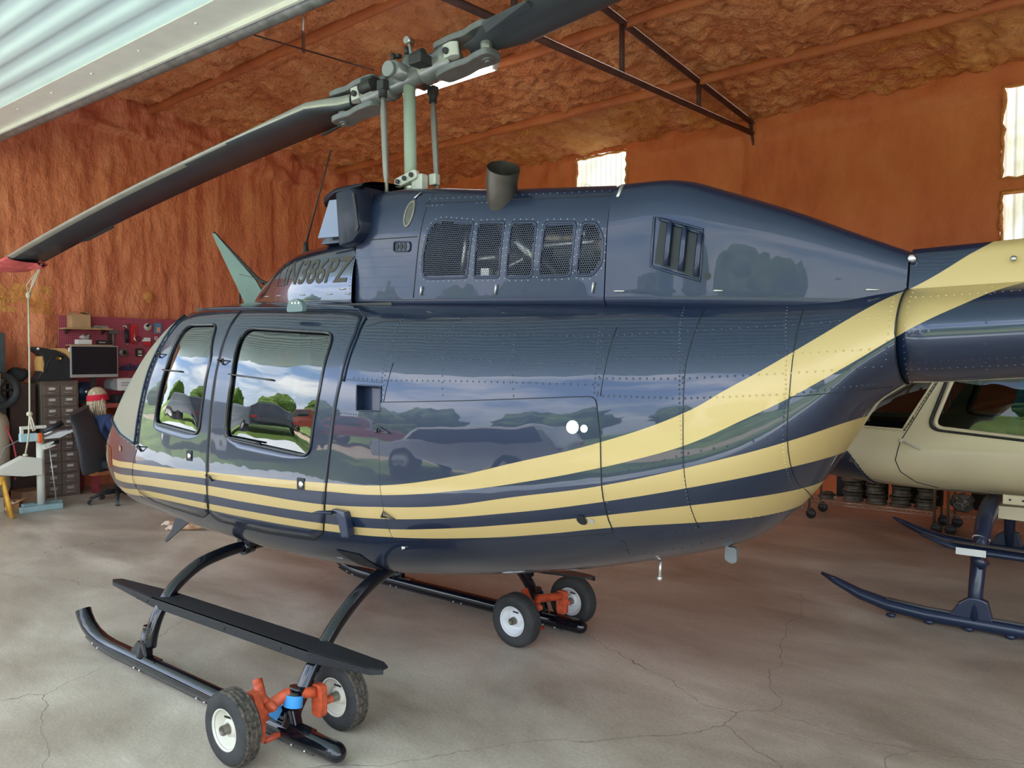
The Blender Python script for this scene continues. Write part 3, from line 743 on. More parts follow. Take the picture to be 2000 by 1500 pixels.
def seam(Sf, polys, parent=None, r=.0024, name='panel_seam', m=None):
    for p in polys:
        bm = BM(); tube(bm, online(Sf, p, -1, .0006, .04), r, 6); o = hp(name, bm, m or M_SEAM, parent)
    return o
seam(ENG, [[(3.105, 2.005), (3.13, 2.25), (3.165, 2.50)], [(3.14, 2.455), (4.155, 2.405)], [(2.70, 2.30), (3.12, 2.295)]], ec)
# latches on the engine cowl and fairing
def latch(Sf, x, z, dx, dz, parent, m=M_WHITE, w=.006):
    bm = BM(); a = S3(Sf, x, z, -1, .005); b = S3(Sf, x+dx, z+dz, -1, .005)
    tube(bm, [a, a+(b-a)*.5, b], [w*1.5, w*1.2, w], 8, flat=(1, .5)); return hp('latch', bm, m, parent)
M_ALU = mat('worn_aluminium', (.62, .60, .56), .4, .8)
for x in (3.165, 3.62, 4.115): latch(ENG, x, 2.058, -.006, -.042, ec, M_ALU)
latch(ENG, 4.145, 2.49, .008, -.045, ec, M_ALU); latch(AFT, 4.19, 2.44, .004, -.05, af, M_ALU)
latch(AFT, 4.21, 2.022, .045, 0, af, M_ALU); latch(AFT, 4.6, 2.022, .03, 0, af, M_ALU); latch(AFT, 5.08, 2.03, .04, 0, af, M_ALU)
latch(ENG, 3.055, 2.485, .018, .03, ec, M_ALU)
# louvered vent in the aft fairing
vb = []
for k in range(3):
    x0 = 4.378+k*.056; zt = 2.290-k*.022; zb = 2.125-k*.020
    bm = BM(); P = [(x0-.004, zb), (x0+.044, zb-.012), (x0+.052, zt-.016), (x0+.012, zt)]
    tube(bm, online(AFT, [(x0+.046, zb-.012), (x0+.054, zt-.016)], -1, .012, .05), .012, 8); tube(bm, online(AFT, [(x0+.01, zt), (x0+.054, zt-.016)], -1, .010, .05), .006, 8)
    lv = hp('louver', bm, M_NAVYP, af)
    hp('louver_opening', discpatch(AFT, P, -1, .0015, 0, 2), M_SEAM, lv)
bm = BM(); tube(bm, online(AFT, [(4.365, 2.30), (4.55, 2.245), (4.548, 2.058), (4.36, 2.115)], -1, .002, .04, True)[:-1], .006, 6, closed=True); hp('louver_frame', bm, M_NAVYP, af)
hp('drain_hole', discpatch(AFT, [(4.575+.012*math.cos(a), 2.075+.014*math.sin(a)) for a in np.arange(0, 6.2, .6)], -1, .0012, 0, 2), M_SEAM, af)
# oval sight window, vent holes on the transmission cowl
ov = [(3.045+.028*math.cos(a)+.006*math.sin(a), 2.412+.062*math.sin(a)) for a in np.arange(0, 6.28, .3)]
o = hp('oval_window_rim', ringpatch(ENG, inset(ov, .008), inset(ov, -.006), -1, .004, 2, .004), mat('brassy_metal', (.22, .20, .16), .4, .7), ec)
hp('oval_window', discpatch(ENG, ov, -1, .001, 0, 3), mat('amber_dark_glass', (.05, .045, .035), .15, coat=1.), o)
bm = BM(); tube(bm, online(ENG, roundpoly([(2.96, 2.278), (3.075, 2.272), (3.075, 2.228), (2.96, 2.232)], .015, 4), -1, .004, .03, True)[:-1], .004, 6, closed=True)
o = hp('cooling_louvers', bm, M_NAVYP, ec)
for k in range(3): hp('vent_hole', discpatch(ENG, [(2.982+k*.028+.012*math.cos(a), 2.254-k*.001+.018*math.sin(a)) for a in np.arange(0, 6.2, .5)], -1, .0022, 0, 2), M_SEAM, o)
# intake lip, intake scoop fairing and slanted intake face
bm = BM(); R = []
for i, (x, z, hw, h) in enumerate([(2.205, 2.560, .16, .022), (2.215, 2.566, .22, .036), (2.26, 2.578, .27, .042), (2.36, 2.592, .31, .040), (2.48, 2.602, .335, .03), (2.70, 2.615, .345, .012)]):
    ring = []
    for k in range(40):
        t = 2*PI*k/40; c, q = math.cos(t), math.sin(t); r = (abs(c)**3.4+abs(q)**2)**(-1/2.6)
        ring.append(bm.verts.new((x+.05*(abs(c)**3)*(i < 4), hw*c*r, z+h*q*r-.035*abs(c)**3)))
    R.append(ring)
for A, B in zip(R, R[1:]):
    for k in range(40): bm.faces.new((A[k], A[(k+1) % 40], B[(k+1) % 40], B[k])).smooth = True
bm.faces.new(R[0][::-1]); bmesh.ops.recalc_face_normals(bm, faces=bm.faces[:])
lip = hp('intake_lip', bm, mat('dark_navy_moulding', (.006, .009, .022), .42, coat=.1, spec=.3), ec, smooth=True)
bm = BM(); A = [(2.28, -.26, 2.31), (2.28, .26, 2.31), (2.42, .25, 2.56), (2.42, -.25, 2.56)]; B = [(2.68, -.31, 2.31), (2.68, .31, 2.31), (2.68, .30, 2.58), (2.68, -.30, 2.58)]
V = [bm.verts.new(p) for p in A+B]
for q in ((0, 1, 2, 3), (7, 6, 5, 4), (0, 3, 7, 4), (1, 5, 6, 2), (3, 2, 6, 7), (0, 4, 5, 1)): bm.faces.new([V[i] for i in q])
bmesh.ops.recalc_face_normals(bm, faces=bm.faces[:]); hp('intake_plenum', bm, M_NAVYP, ec)
bm = BM(); prism(bm, [(2.33, 2.335), (2.56, 2.335), (2.56, 2.53), (2.42, 2.53)], -.322, -.30); hp('intake_side_panel', bm, mat('pale_blue_grey_panel', (.10, .14, .22), .4, .2, coat=.3), ec)
bm = BM()
for side in (-1, 1):
    for i in range(2):
        pass
def scoop(side):
    bm = BM(); P = [(2.565, 2.545), (2.70, 2.565), (2.735, 2.55), (2.762, 2.45), (2.79, 2.385), (2.775, 2.325), (2.73, 2.285), (2.60, 2.265)]
    R0 = [bm.verts.new((x, side*.30, z)) for x, z in P]; R1 = [bm.verts.new((x+(-.0 if x < 2.7 else -.03), side*.405, z*.985+2.42*.015)) for x, z in P]
    n = len(P)
    for i in range(n): bm.faces.new((R0[i], R0[(i+1) % n], R1[(i+1) % n], R1[i]))
    bm.faces.new(R1); bm.faces.new(R0[::-1]); bmesh.ops.recalc_face_normals(bm, faces=bm.faces[:])
    bmesh.ops.bevel(bm, geom=bm.edges[:], offset=.012, segments=3, affect='EDGES', profile=.5)
    return bm
for side in (-1, 1):
    s = hp('intake_scoop', scoop(side), mat('dark_navy_moulding', (.006, .009, .022), .3), ec, smooth=True, autos=40)
    bm = BM(); prism(bm, [(2.715, 2.53), (2.735, 2.45), (2.755, 2.36), (2.745, 2.335), (2.728, 2.34), (2.718, 2.44), (2.70, 2.53)], side*.398, side*.409); hp('scoop_slot', bm, M_SEAM, s)
# registration lettering, mapped on to the forward cowl
M_LET = mat('grey_brown_vinyl', (.07, .062, .055), .7, spec=.2)
def lettering():
    cu = D.curves.new('registration', 'FONT'); cu.body = 'N386PZ'; cu.size = 1; cu.shear = .28; cu.offset = .018; cu.resolution_u = 6
    to = D.objects.new('tmp_text', cu); COL.objects.link(to); bpy.context.view_layer.update()
    me = D.meshes.new_from_object(to); D.objects.remove(to); bm = BM(); bm.from_mesh(me); D.meshes.remove(me)
    bmesh.ops.triangulate(bm, faces=bm.faces[:])
    for _ in range(4):
        es = [e for e in bm.edges if e.calc_length() > .16]
        if es: bmesh.ops.subdivide_edges(bm, edges=es, cuts=1); bmesh.ops.triangulate(bm, faces=bm.faces[:])
    X = [v.co.x for v in bm.verts]; Y = [v.co.y for v in bm.verts]; x0, x1, y0, y1 = min(X), max(X), min(Y), max(Y)
    for v in bm.verts:
        x = 2.012+(v.co.x-x0)/(x1-x0)*.640; z = 2.088+(v.co.y-y0)/(y1-y0)*.140
        v.co = S3(COWL, min(x, 2.655), z, -1, .002)
    return bm
hp('registration_lettering', lettering(), M_LET, [o for o in HELI.children if o.name.startswith('forward_cowl')][0])
fcw = [o for o in HELI.children if o.name.startswith('forward_cowl')][0]
seam(COWL, [[(1.93, 2.215), (2.005, 2.22), (2.005, 2.085), (1.915, 2.085), (1.93, 2.215)]], fcw, .0022, 'access_panel_seam')
for x in (1.75, 1.93, 2.2, 2.46, 2.62): latch(COWL, x, 2.03, .03, 0, fcw, M_ALU, .005)
latch(COWL, 2.56, 2.30, .04, .003, fcw, M_ALU, .006); latch(COWL, 2.57, 2.055, .035, 0, fcw, M_ALU, .006)
rv3 = BM(); rivets(rv3, COWL, [(2.645, 2.02), (2.645, 2.32)], -1, .017); rivets(rv3, ENG, [(2.675, 2.02), (2.675, 2.3)], -1, .02)
for z in (2.06, 2.11, 2.16, 2.21, 2.25): rivets(rv3, ENG, [(2.70, z), (3.08, z-.003)], -1, .02, .0022)
hp('rivets', rv3, M_NAVYP, fcw, kind='stuff')
# ---- engine seen through the screens
M_INC = mat('heat_tinted_steel', (.30, .24, .17), .4, .9, var=.4, vscale=12)
bm = BM(); cyl(bm, (3.15, 0, 2.2), (3.55, 0, 2.22), .07, 20); lathe(bm, [(.0, -.22), (.12, -.2), (.16, -.1), (.17, .05), (.13, .2), (.0, .25)], 24, rotm(0, PI/2, 0), c=(3.95, -.02, 2.24))
eng = hp('engine', bm, M_DARKM, ec)
for nm, pts, r, m in [('bleed_duct', [(3.5, -.12, 2.28), (3.60, -.2, 2.27), (3.66, -.2, 2.22), (3.70, -.14, 2.15)], .028, M_STEEL), ('combustion_tube', [(3.62, -.14, 2.29), (3.9, -.15, 2.275)], .035, M_INC),
                      ('fuel_line', [(3.70, -.2, 2.24), (4.1, -.2, 2.25)], .010, M_ALU), ('control_rod', [(3.25, -.15, 2.2), (3.45, -.17, 2.205)], .010, M_ALU), ('mount_strut', [(3.25, -.2, 2.05), (3.30, -.2, 2.4)], .012, M_STEEL),
                      ('mount_strut', [(3.46, -.18, 2.13), (3.62, -.18, 2.19)], .008, M_ALU), ('oil_line', [(3.72, -.18, 2.18), (3.8, -.22, 2.14), (3.83, -.2, 2.1)], .012, M_DARKM), ('combustor_dome', [(4.02, -.16, 2.24), (4.12, -.16, 2.23)], .075, M_INC),
                      ('clamp', [(3.93, -.18, 2.29), (3.97, -.18, 2.285)], .045, M_STEEL)]:
    bm = BM(); tube(bm, pts, r, 14); hp(nm, bm, m, eng)
bm = BM(); box(bm, (3.42, -.2, 2.13), (.05, .03, .04)); hp('junction_box', bm, M_ALU, eng)
# ---- exhaust stacks
M_EXH = mat('burnt_exhaust_steel', (.13, .115, .10), .45, .85, var=.35, vscale=7)
for side in (-1, 1):
    P = [(3.57, side*.20, 2.30), (3.575, side*.265, 2.37), (3.585, side*.31, 2.44), (3.605, side*.34, 2.505), (3.635, side*.37, 2.56)]
    bm = BM(); tube(bm, P, [.05, .060, .067, .070, .072], 32, caps=False); R = tube(bm, P[::-1], [.069, .067, .064, .056, .045], 32, caps=False)
    tube(bm, [P[-1], (P[-1][0]+.001, P[-1][1]+side*.001, P[-1][2]+.001)], .0725, 32, caps=False)
    bm.faces.new([v for v in R[-1]][::-1])
    hp('exhaust_stack', bm, M_EXH, smooth=False)
# ---- tail boom and driveshaft cover, out past the frame, with fin
bm = BM(); R = []
for x in np.linspace(5.2, 9.3, 42):
    t = (x-5.2)/4.1; zc = 1.882+.34*t; ry = .262*(1-t)+.09*t; rz = .172*(1-t)+.08*t
    R.append([bm.verts.new((x, ry*math.cos(a), zc+rz*math.sin(a))) for a in np.linspace(0, 2*PI, 65)[:-1]])
for A, B in zip(R, R[1:]):
    for k in range(64): bm.faces.new((A[k], B[k], B[(k+1) % 64], A[(k+1) % 64])).smooth = True
bm.faces.new(R[-1]); bm.faces.new(R[0][::-1]); bmesh.ops.recalc_face_normals(bm, faces=bm.faces[:])
tb = hp('tail_boom', bm, M_NAVY)
bm = BM(); R = []
for x in np.linspace(5.205, 9.2, 40):
    t = (x-5.2)/4.; z0 = 1.99+.30*t; zt = 2.183+.26*t; w = .115*(1-t)+.06*t
    R.append([bm.verts.new((x, p*w, z)) for p, z in ((-1.1, z0), (-1, zt-.05), (-.75, zt-.012), (0, zt), (.75, zt-.012), (1, zt-.05), (1.1, z0))])
for A, B in zip(R, R[1:]):
    for k in range(6): bm.faces.new((A[k], B[k], B[k+1], A[k+1])).smooth = True
bm.faces.new(R[0]); bm.faces.new(R[-1][::-1]); bmesh.ops.recalc_face_normals(bm, faces=bm.faces[:])
dc = hp('driveshaft_cover', bm, M_NAVY, tb, autos=50, smooth=True)
bm = BM(); prism(bm, [(8.7, 2.3), (9.35, 3.1), (9.65, 3.1), (9.3, 2.2), (9.6, 1.55), (9.35, 1.55), (8.8, 2.1)], -.03, .03, bev=.01); hp('tail_fin', bm, M_NAVY, tb)
bm = BM(); tube(bm, [Vector((5.2, .268*math.cos(a), 1.882+.175*math.sin(a))) for a in np.linspace(0, 2*PI, 65)[:-1]], .0032, 6, closed=True); hp('boom_joint_seam', bm, M_SEAM, tb)
bm = BM(); ico(bm, (5.21, -.125, 2.137), .016, 2); o = hp('position_light', bm, M_CHROME, dc)
bm = BM(); ico(bm, (5.50, -.127, 2.125), .010, 2); hp('fastener', bm, M_STEEL, dc)
rvb = BM()
def bpt(x, a, off=.0):
    t = (x-5.2)/4.1; return Vector((x, -(.262*(1-t)+.09*t+off)*math.cos(a), 1.882+.34*t+(.172*(1-t)+.08*t+off)*math.sin(a)))
def brow(P):
    for p, n in P:
        for sgn in (1,):
            u = n.orthogonal().normalized(); w = n.cross(u)
            A = [rvb.verts.new(p+(u*c+w*s)*.0034) for c, s in RIV]; B = [rvb.verts.new(p+(u*c+w*s)*.002+n*.0018) for c, s in RIV]
            for k in range(6): rvb.faces.new((A[k], A[(k+1) % 6], B[(k+1) % 6], B[k]))
            rvb.faces.new(B)
brow([(bpt(5.225, a), (bpt(5.225, a, .01)-bpt(5.225, a)).normalized()) for a in np.arange(-1.3, 1.4, .13)])
brow([(bpt(5.45, a), (bpt(5.45, a, .01)-bpt(5.45, a)).normalized()) for a in np.arange(-1.3, 1.4, .2)])
for aa in (-.62, -.8, .75): brow([(bpt(x, aa), (bpt(x, aa, .01)-bpt(x, aa)).normalized()) for x in np.arange(5.24, 5.75, .022)])
hp('rivets', rvb, M_NAVY, tb, kind='stuff')
# ---- skin rivets and seams on the fuselage side
C1 = [(3.148, 1.90), (3.165, 1.82), (3.181, 1.741), (3.20, 1.60), (3.208, 1.50)]
rows = [([(3.14, 1.915), (3.16, 1.74), (3.205, 1.49), (3.215, 1.30)], .02), (C1, .022),
 ([(3.467, 1.911), (3.50, 1.74), (3.553, 1.545)], .028), ([(3.816, 1.87), (3.86, 1.72), (3.896, 1.59)], .028), ([(4.193, 1.877), (4.225, 1.75), (4.236, 1.625)], .018), ([(4.206, 1.877), (4.24, 1.75), (4.25, 1.625)], .030),
 ([(4.485, 1.962), (4.54, 1.75), (4.566, 1.537), (4.585, 1.35), (4.594, 1.18)], .016), ([(4.50, 1.90), (4.552, 1.75), (4.58, 1.537)], .022), ([(4.845, 1.966), (4.88, 1.82), (4.893, 1.682), (4.892, 1.50), (4.888, 1.303)], .016), ([(5.175, 2.0), (5.18, 1.88), (5.175, 1.78)], .022),
 ([(3.18, 1.72), (3.6, 1.730), (4.22, 1.735)], .030), ([(3.0, 1.62), (3.2, 1.62), (3.6, 1.64), (4.23, 1.66)], .030), ([(3.08, 1.81), (3.6, 1.835), (4.2, 1.845), (4.84, 1.90), (5.15, 1.935)], .030),
 ([(4.25, 1.76), (4.55, 1.775), (4.88, 1.80), (5.17, 1.83)], .026), ([(4.25, 1.685), (4.55, 1.70), (4.89, 1.735), (5.17, 1.77)], .026), ([(4.25, 1.622), (4.56, 1.63), (4.9, 1.665), (5.17, 1.715)], .022),
 ([(4.31, 1.33), (4.6, 1.44), (4.88, 1.52)], .045), ([(4.31, 1.05), (4.55, 1.135), (4.72, 1.20), (4.86, 1.21)], .03), ([(4.31, .98), (4.5, 1.04), (4.7, 1.12)], .04),
 ([(2.92, 1.455), (3.05, 1.455), (3.21, 1.465)], .016), ([(2.93, 1.61), (3.2, 1.61)], .016), ([(4.30, 1.30), (4.31, 1.1), (4.30, 1.0)], .04)]
for p, st in rows: rivets(rv, BODY, p, -1, st, .0044)
for p, st in rows[:8]: rivets(rv, BODY, p, 1, st, .0036)
hp('rivets', rv, M_NAVY, kind='stuff')
seam(BODY, [[(4.566, 1.95), (4.56, 1.75), (4.575, 1.537), (4.60, 1.15)], [(4.90, 1.96), (4.905, 1.682), (4.90, 1.25)], [(4.262, 1.88), (4.262, 1.62)], [(4.30, 1.10), (4.32, 1.05), (4.30, .99)], [(4.905, 1.655), (5.17, 1.70)],
 [(3.225, 1.70), (3.215, 1.52)], [(.995, 1.0), (.99, .86), (.98, .75)], [(2.95, 1.86), (3.02, 1.885), (3.5, 1.90)]], r=.0018)
# baggage door
BAG = roundpoly([(3.20, 1.522), (3.65, 1.560), (4.245, 1.618), (4.278, 1.45), (4.300, 1.10), (4.10, 1.055), (3.88, 1.015), (3.55, .955), (3.262, .905), (3.225, 1.155)], [.01, .01, .03, .02, .02, .02, .02, .02, .02, .02], 3)
bd = hp('baggage_door', discpatch(BODY, BAG, -1, .0035, 0, 14), M_NAVY)
bm = BM(); tube(bm, online(BODY, BAG, -1, .0015, .03, True)[:-1], .0028, 6, closed=True); hp('door_seam', bm, M_SEAM, bd)
for hx, hz in [(3.20, 1.392), (3.235, 1.018)]:
    bm = BM(); a = S3(BODY, hx, hz, -1, .012); b = S3(BODY, hx+.075, hz+.000, -1, .014); c = S3(BODY, hx+.01, hz+.022, -1, .012)
    tube(bm, [a, b, c, a], .0045, 6); ico(bm, a, .008, 1); hp('hinge', bm, M_BLACKG, bd)
def spot(x, z, r, m, name, par=None, off=.006): return hp(name, discpatch(BODY, [(x+r*math.cos(a), z+r*math.sin(a)) for a in np.arange(0, 6.2, .45)], -1, off, 0, 2), m, par)
spot(4.165, 1.497, .026, M_WHITE, 'lock_cover', bd); spot(4.212, 1.495, .015, M_WHITE, 'lock_cover', bd)
spot(4.196, 1.142, .020, M_SEAM, 'latch_hole', bd, .0065); spot(4.232, 1.142, .011, M_ALU, 'latch_hole', bd, .0065)
# recessed square vent
vx = [S3(BODY, *p, -1, -.045) for p in VENT]; vo = [S3(BODY, *p, -1, .002) for p in VENT]
bm = BM(); a = [bm.verts.new(p) for p in vx]; b = [bm.verts.new(p) for p in vo]; bm.faces.new(a)
for i in range(4): bm.faces.new((a[i], a[(i+1) % 4], b[(i+1) % 4], b[i]))
o = hp('recessed_vent', bm, M_NAVYP)
bm = BM(); tube(bm, online(BODY, VENT, -1, .002, .03, True)[:-1], .004, 6, closed=True); hp('vent_rim', bm, M_NAVYP, o)
# landing lamp blister on the nose, antenna bracket, lifting eye
o = spot(.79, 1.045, .020, M_CHROME, 'fuel_cap_lock', None, .004)
bm = BM(); prism(bm, [(2.93, 1.005), (3.02, 1.005), (3.05, .89), (3.0, .88), (2.975, .95)], -.692, -.65, bev=.006)
tube(bm, [(2.94, -.69, .99), (2.87, -.72, .985), (2.83, -.73, .975)], [.020, .014, .006], 8, flat=(1, .5)); hp('antenna_bracket', bm, M_NAVYP)
bm = BM(); prism(bm, roundpoly([(2.365, 1.925), (2.378, 1.975), (2.43, 1.998), (2.488, 1.98), (2.505, 1.93)], .02, 4), -.545, -.52); o = hp('lifting_eye', bm, mat('grey_green_paint', (.12, .17, .17), .5))
for x in (2.415, 2.44, 2.468): bm = BM(); cyl(bm, (x, -.547, 1.972), (x, -.543, 1.972), .006, 10); hp('bolt', bm, M_ALU, o)
hp('bare_metal_chip', discpatch(BODY, [(3.272, .893), (3.335, .898), (3.335, .885), (3.292, .880), (3.285, .858), (3.275, .86)], -1, .0062, 0, 2), M_WHITE)
# roof panel edge and roof drip rail
for side in (-1, 1): bm = BM(); tube(bm, online(BODY, [(1.30, 1.945), (1.6, 1.95), (2.2, 1.95), (2.78, 1.945), (2.90, 1.90), (2.93, 1.80), (2.935, 1.6)], side, .003, .03), .006, 8); hp('drip_rail', bm, M_NAVYP)
# whip antenna, wire cutters, belly fittings
bm = BM(); lathe(bm, [(0, 0), (.038, 0), (.026, .03), (.016, .075), (.014, .11), (0, .112)], 16, c=(1.81, 0, 2.265)); o = hp('whip_antenna', bm, M_BLACK)
bm = BM(); tube(bm, [(1.81, 0, 2.36), (2.03, 0, 2.905)], [.006, .0035], 8); ico(bm, (2.03, 0, 2.905), .008, 1); hp('antenna_rod', bm, M_BLACK, o)
M_OLIVE = mat('olive_green_blade', (.10, .16, .13), .45, .2, var=.1)
bm = BM(); prism(bm, [(.79, 2.49), (.825, 2.487), (1.31, 2.15), (1.45, 2.0), (1.19, 2.0), (.84, 2.42)], -.008, .008); o = hp('upper_wire_cutter', bm, M_OLIVE)
bm = BM(); tube(bm, [(.80, 0, 2.495), (1.38, 0, 2.13)], .008, 6); tube(bm, [(1.12, 0, 2.20), (1.30, 0, 2.17), (1.55, 0, 2.09)], .009, 6); tube(bm, [(1.12, 0, 2.20), (1.12, 0, 1.96)], .007, 6); hp('cutter_braces', bm, M_BLACK, o)
bm = BM(); prism(bm, [(.44, .62), (.64, .62), (.60, .47), (.20, .205), (.18, .215), (.27, .30)], -.006, .006); hp('lower_wire_cutter', bm, mat('dark_grey_blade', (.05, .055, .065), .5))
bm = BM(); tube(bm, [(4.30, -.05, .90), (4.30, -.05, .83)], .007, 8); ico(bm, (4.30, -.05, .825), .014, 1); hp('drain_tube', bm, M_ALU)
bm = BM(); prism(bm, roundpoly([(4.60, 1.03), (4.60, .975), (4.63, .965), (4.65, .975), (4.645, 1.03)], .01, 3), -.10, -.08); hp('tie_down_ring', bm, mat('dull_grey_alloy', (.16, .17, .18), .5, .3))
hp('gear_recess_shade', discpatch(BODY, [(2.83, .775), (2.99, .775), (3.03, .70), (3.02, .665), (2.90, .68)], -1, .003, 0, 3), M_SEAM)  # flat dark patch paints the shade in the recess where the cross tube enters
# ---- cabin interior
bm = BM(); prism(bm, [(.8, .70), (2.9, .70), (2.9, .74), (.8, .74)], -.46, .46); hp('cabin_floor', bm, M_LINER)
bm = BM(); rg = [(y*.975, 1.17+(z-1.17)*.975) for _, y, z in BODY.ring(2.96, 64)]; prism(bm, rg, 2.935, 2.955, 'yz'); hp('rear_bulkhead', bm, mat('pale_grey_panel', (.42, .42, .40), .8, var=.2))
bm = BM(); prism(bm, [(.55, .72), (.80, .72), (.86, 1.05), (.80, 1.20), (.55, 1.18)], -.28, .28, bev=.02); ip = hp('instrument_panel', bm, M_BLACK)
bm = BM(); prism(bm, [(.86, .72), (1.3, .72), (1.2, .95), (.88, 1.02)], -.12, .12, bev=.01); hp('centre_console', bm, M_BLACK, ip)
for y in (-.33, .33):
    bm = BM(); box(bm, (1.52, y, .98), (.44, .44, .12), .03); s = hp('front_seat', bm, M_SEAT)
    bm = BM(); prism(bm, [(1.68, 1.0), (1.76, 1.0), (1.90, 1.62), (1.80, 1.62)], y-.21, y+.21, bev=.02); hp('seat_back', bm, M_SEAT, s)
    bm = BM(); box(bm, (1.52, y, .82), (.36, .36, .22), .01); hp('seat_base', bm, M_LINER, s)
for y in (-.4, 0, .4):
    bm = BM(); box(bm, (2.62, y, 1.02), (.42, .38, .12), .03); s = hp('rear_seat', bm, M_SEAT)
    bm = BM(); prism(bm, [(2.80, 1.0), (2.86, 1.0), (2.93, 1.70), (2.85, 1.70)], y-.18, y+.18, bev=.02); hp('seat_back', bm, M_SEAT, s)
bm = BM(); box(bm, (2.62, 0, .84), (.40, 1.05, .26)); hp('seat_box', bm, M_LINER)
bm = BM(); prism(bm, [(1.2, 1.93), (2.95, 1.96), (2.95, 1.985), (1.2, 1.955)], -.36, .36); hp('headliner', bm, mat('dark_headliner', (.06, .055, .05), .9))
bm = BM(); box(bm, (1.92, 0, 1.32), (.10, .16, 1.2)); hp('control_column_cover', bm, M_LINER)
# ---------------------------------------------------------------- rotor (frame: u forward along the blades, v to the camera, w up; origin at the hub)
HB = Vector((-3.0, 3.02, 3.215))
def rframe(dirz):
    u = Vector((-.9997, -.0235, dirz)).normalized(); w = Vector((0, 0, 1)); v = w.cross(u).normalized(); v = -v if v.y > 0 else v
    w = u.cross(v); w = w if w.z > 0 else -w
    return lambda a, b, c: HB+u*a+v*b+w*c
M_HUB = mat('hub_grey_paint', (.19, .195, .195), .30, .45, var=.15, vscale=14, coat=.2)
M_BLADE = mat('blade_black', (.042, .047, .057), .5, coat=.2, var=.15, vscale=3)
M_STRIP = mat('abrasion_strip', (.36, .35, .31), .45, .5, var=.12)
M_MAST = mat('pale_green_grey_paint', (.30, .36, .29), .42, var=.08)
bm = BM(); a, b = l2w(2.715, 0, 2.45), HB; cyl(bm, a, b, .034, 24); hp('rotor_mast', toloc(bm), M_MAST)
bm = BM(); lathe(bm, [(.05, 0), (.05, .02), (.042, .03), (.045, .05), (.06, .055), (.06, .075), (.04, .08)], 24, c=tuple(l2w(2.71, 0, 2.585))); co = hp('swashplate_collar', toloc(bm), M_ALU)
bm = BM(); p = l2w(2.71, 0, 2.66); R = rotm(0, -.22, 0)
prism(bm, roundpoly([(-.085, -.026), (.085, -.026), (.085, .026), (-.085, .026)], .025, 5), -.07, -.045, bev=.005)
for v in bm.verts: v.co = R @ v.co+p+Vector((.02, 0, 0))
hp('scissor_link', toloc(bm), mat('pale_cast_alloy', (.55, .55, .50), .5, .3), co)
for k in (-1, 0, 1):
    bm = BM(); q = p+R @ Vector((k*.052, -.075, 0))+Vector((.02, 0, 0)); cyl(bm, q, q+Vector((0, -.008, 0)), .013, 12); hp('bolt', toloc(bm), M_DARKM, co)
bm = BM(); q = l2w(2.80, 0, 2.635); box(bm, q+Vector((.0, -.03, -.0)), (.08, .05, .09), .008); box(bm, q+Vector((.06, .02, .02)), (.05, .04, .06), .008); hp('control_arm', toloc(bm), mat('pale_cast_alloy', (.55, .55, .50)), co)
# pitch links
for y, xt, zt, xb, zb in ((-.17, 2.652, 3.10, 2.704, 2.50), (.17, 2.69, 3.155, 2.75, 2.56)):
    bm = BM(); a, b = l2w(xt, y, zt), l2w(xb, y, zb); d = b-a
    tube(bm, [a, a+d*.10, a+d*.16, a+d*.5, a+d*.72, a+d*.78, b], [.012, .012, .018, .018, .016, .011, .010], 14)
    o = hp('pitch_link', toloc(bm), mat('dull_silver_tube', (.24, .225, .205), .42, .6, var=.15))
    bm = BM(); lathe(bm, [(0, -.03), (.022, -.03), (.024, 0), (.022, .03), (0, .03)], 14, c=tuple(a+Vector((0, 0, .0)))); box(bm, a+Vector((0, 0, .035)), (.05, .045, .05), .006); hp('rod_end', toloc(bm), M_DARKM, o)
# hub yoke, trunnion, cap hardware
F, A = rframe(-.105), rframe(-.125)
hub = None
bm = BM()
def rp(fr, pts, r, seg=20, caps=True): return tube(bm, [fr(*p) for p in pts], r, seg, caps)
f = rframe(-.115)
prof = [(-.30, .060), (-.24, .066), (-.16, .05), (0, .055), (.16, .05), (.24, .066), (.30, .060)]
tube(bm, [f(a_, 0, 0) for a_, _ in prof], [r for _, r in prof], 24)
hub = hp('rotor_hub', toloc(bm), M_HUB)
bm = BM(); cyl(bm, f(0, -.13, .015), f(0, .13, .015), .045, 20); hp('trunnion', toloc(bm), M_HUB, hub)
bm = BM(); cyl(bm, f(.015, .13, .015), f(.015, .15, .015), .040, 20); hp('trunnion_cap', toloc(bm), mat('mid_grey_cap', (.26, .27, .27), .4, .3), hub)
bm = BM(); lathe(bm, [(.04, 0), (.046, .03), (.046, .09), (.036, .10), (.03, .13), (0, .135)], 20, c=tuple(HB+Vector((0, 0, .0)))); hp('mast_nut', toloc(bm), M_HUB, hub)
bm = BM(); box(bm, f(.03, .04, .12), (.035, .03, .02), .005); box(bm, f(-.03, .02, .135), (.02, .02, .03), .004); hp('lock_plate', toloc(bm), M_DARKM, hub)
bm = BM(); tube(bm, [f(-.06, .02, .06), f(-.045, .02, .13), f(-.04, .02, .17)], [.014, .010, .010], 10); cyl(bm, f(-.04, .045, .185), f(-.04, -.005, .185), .019, 14); hp('hoist_eye', toloc(bm), M_STEEL, hub)
for a_ in (-.05, .05):
    bm = BM(); cyl(bm, f(a_, .06, .10), f(a_, .06, .135), .012, 10); hp('bolt', toloc(bm), M_DARKM, hub)
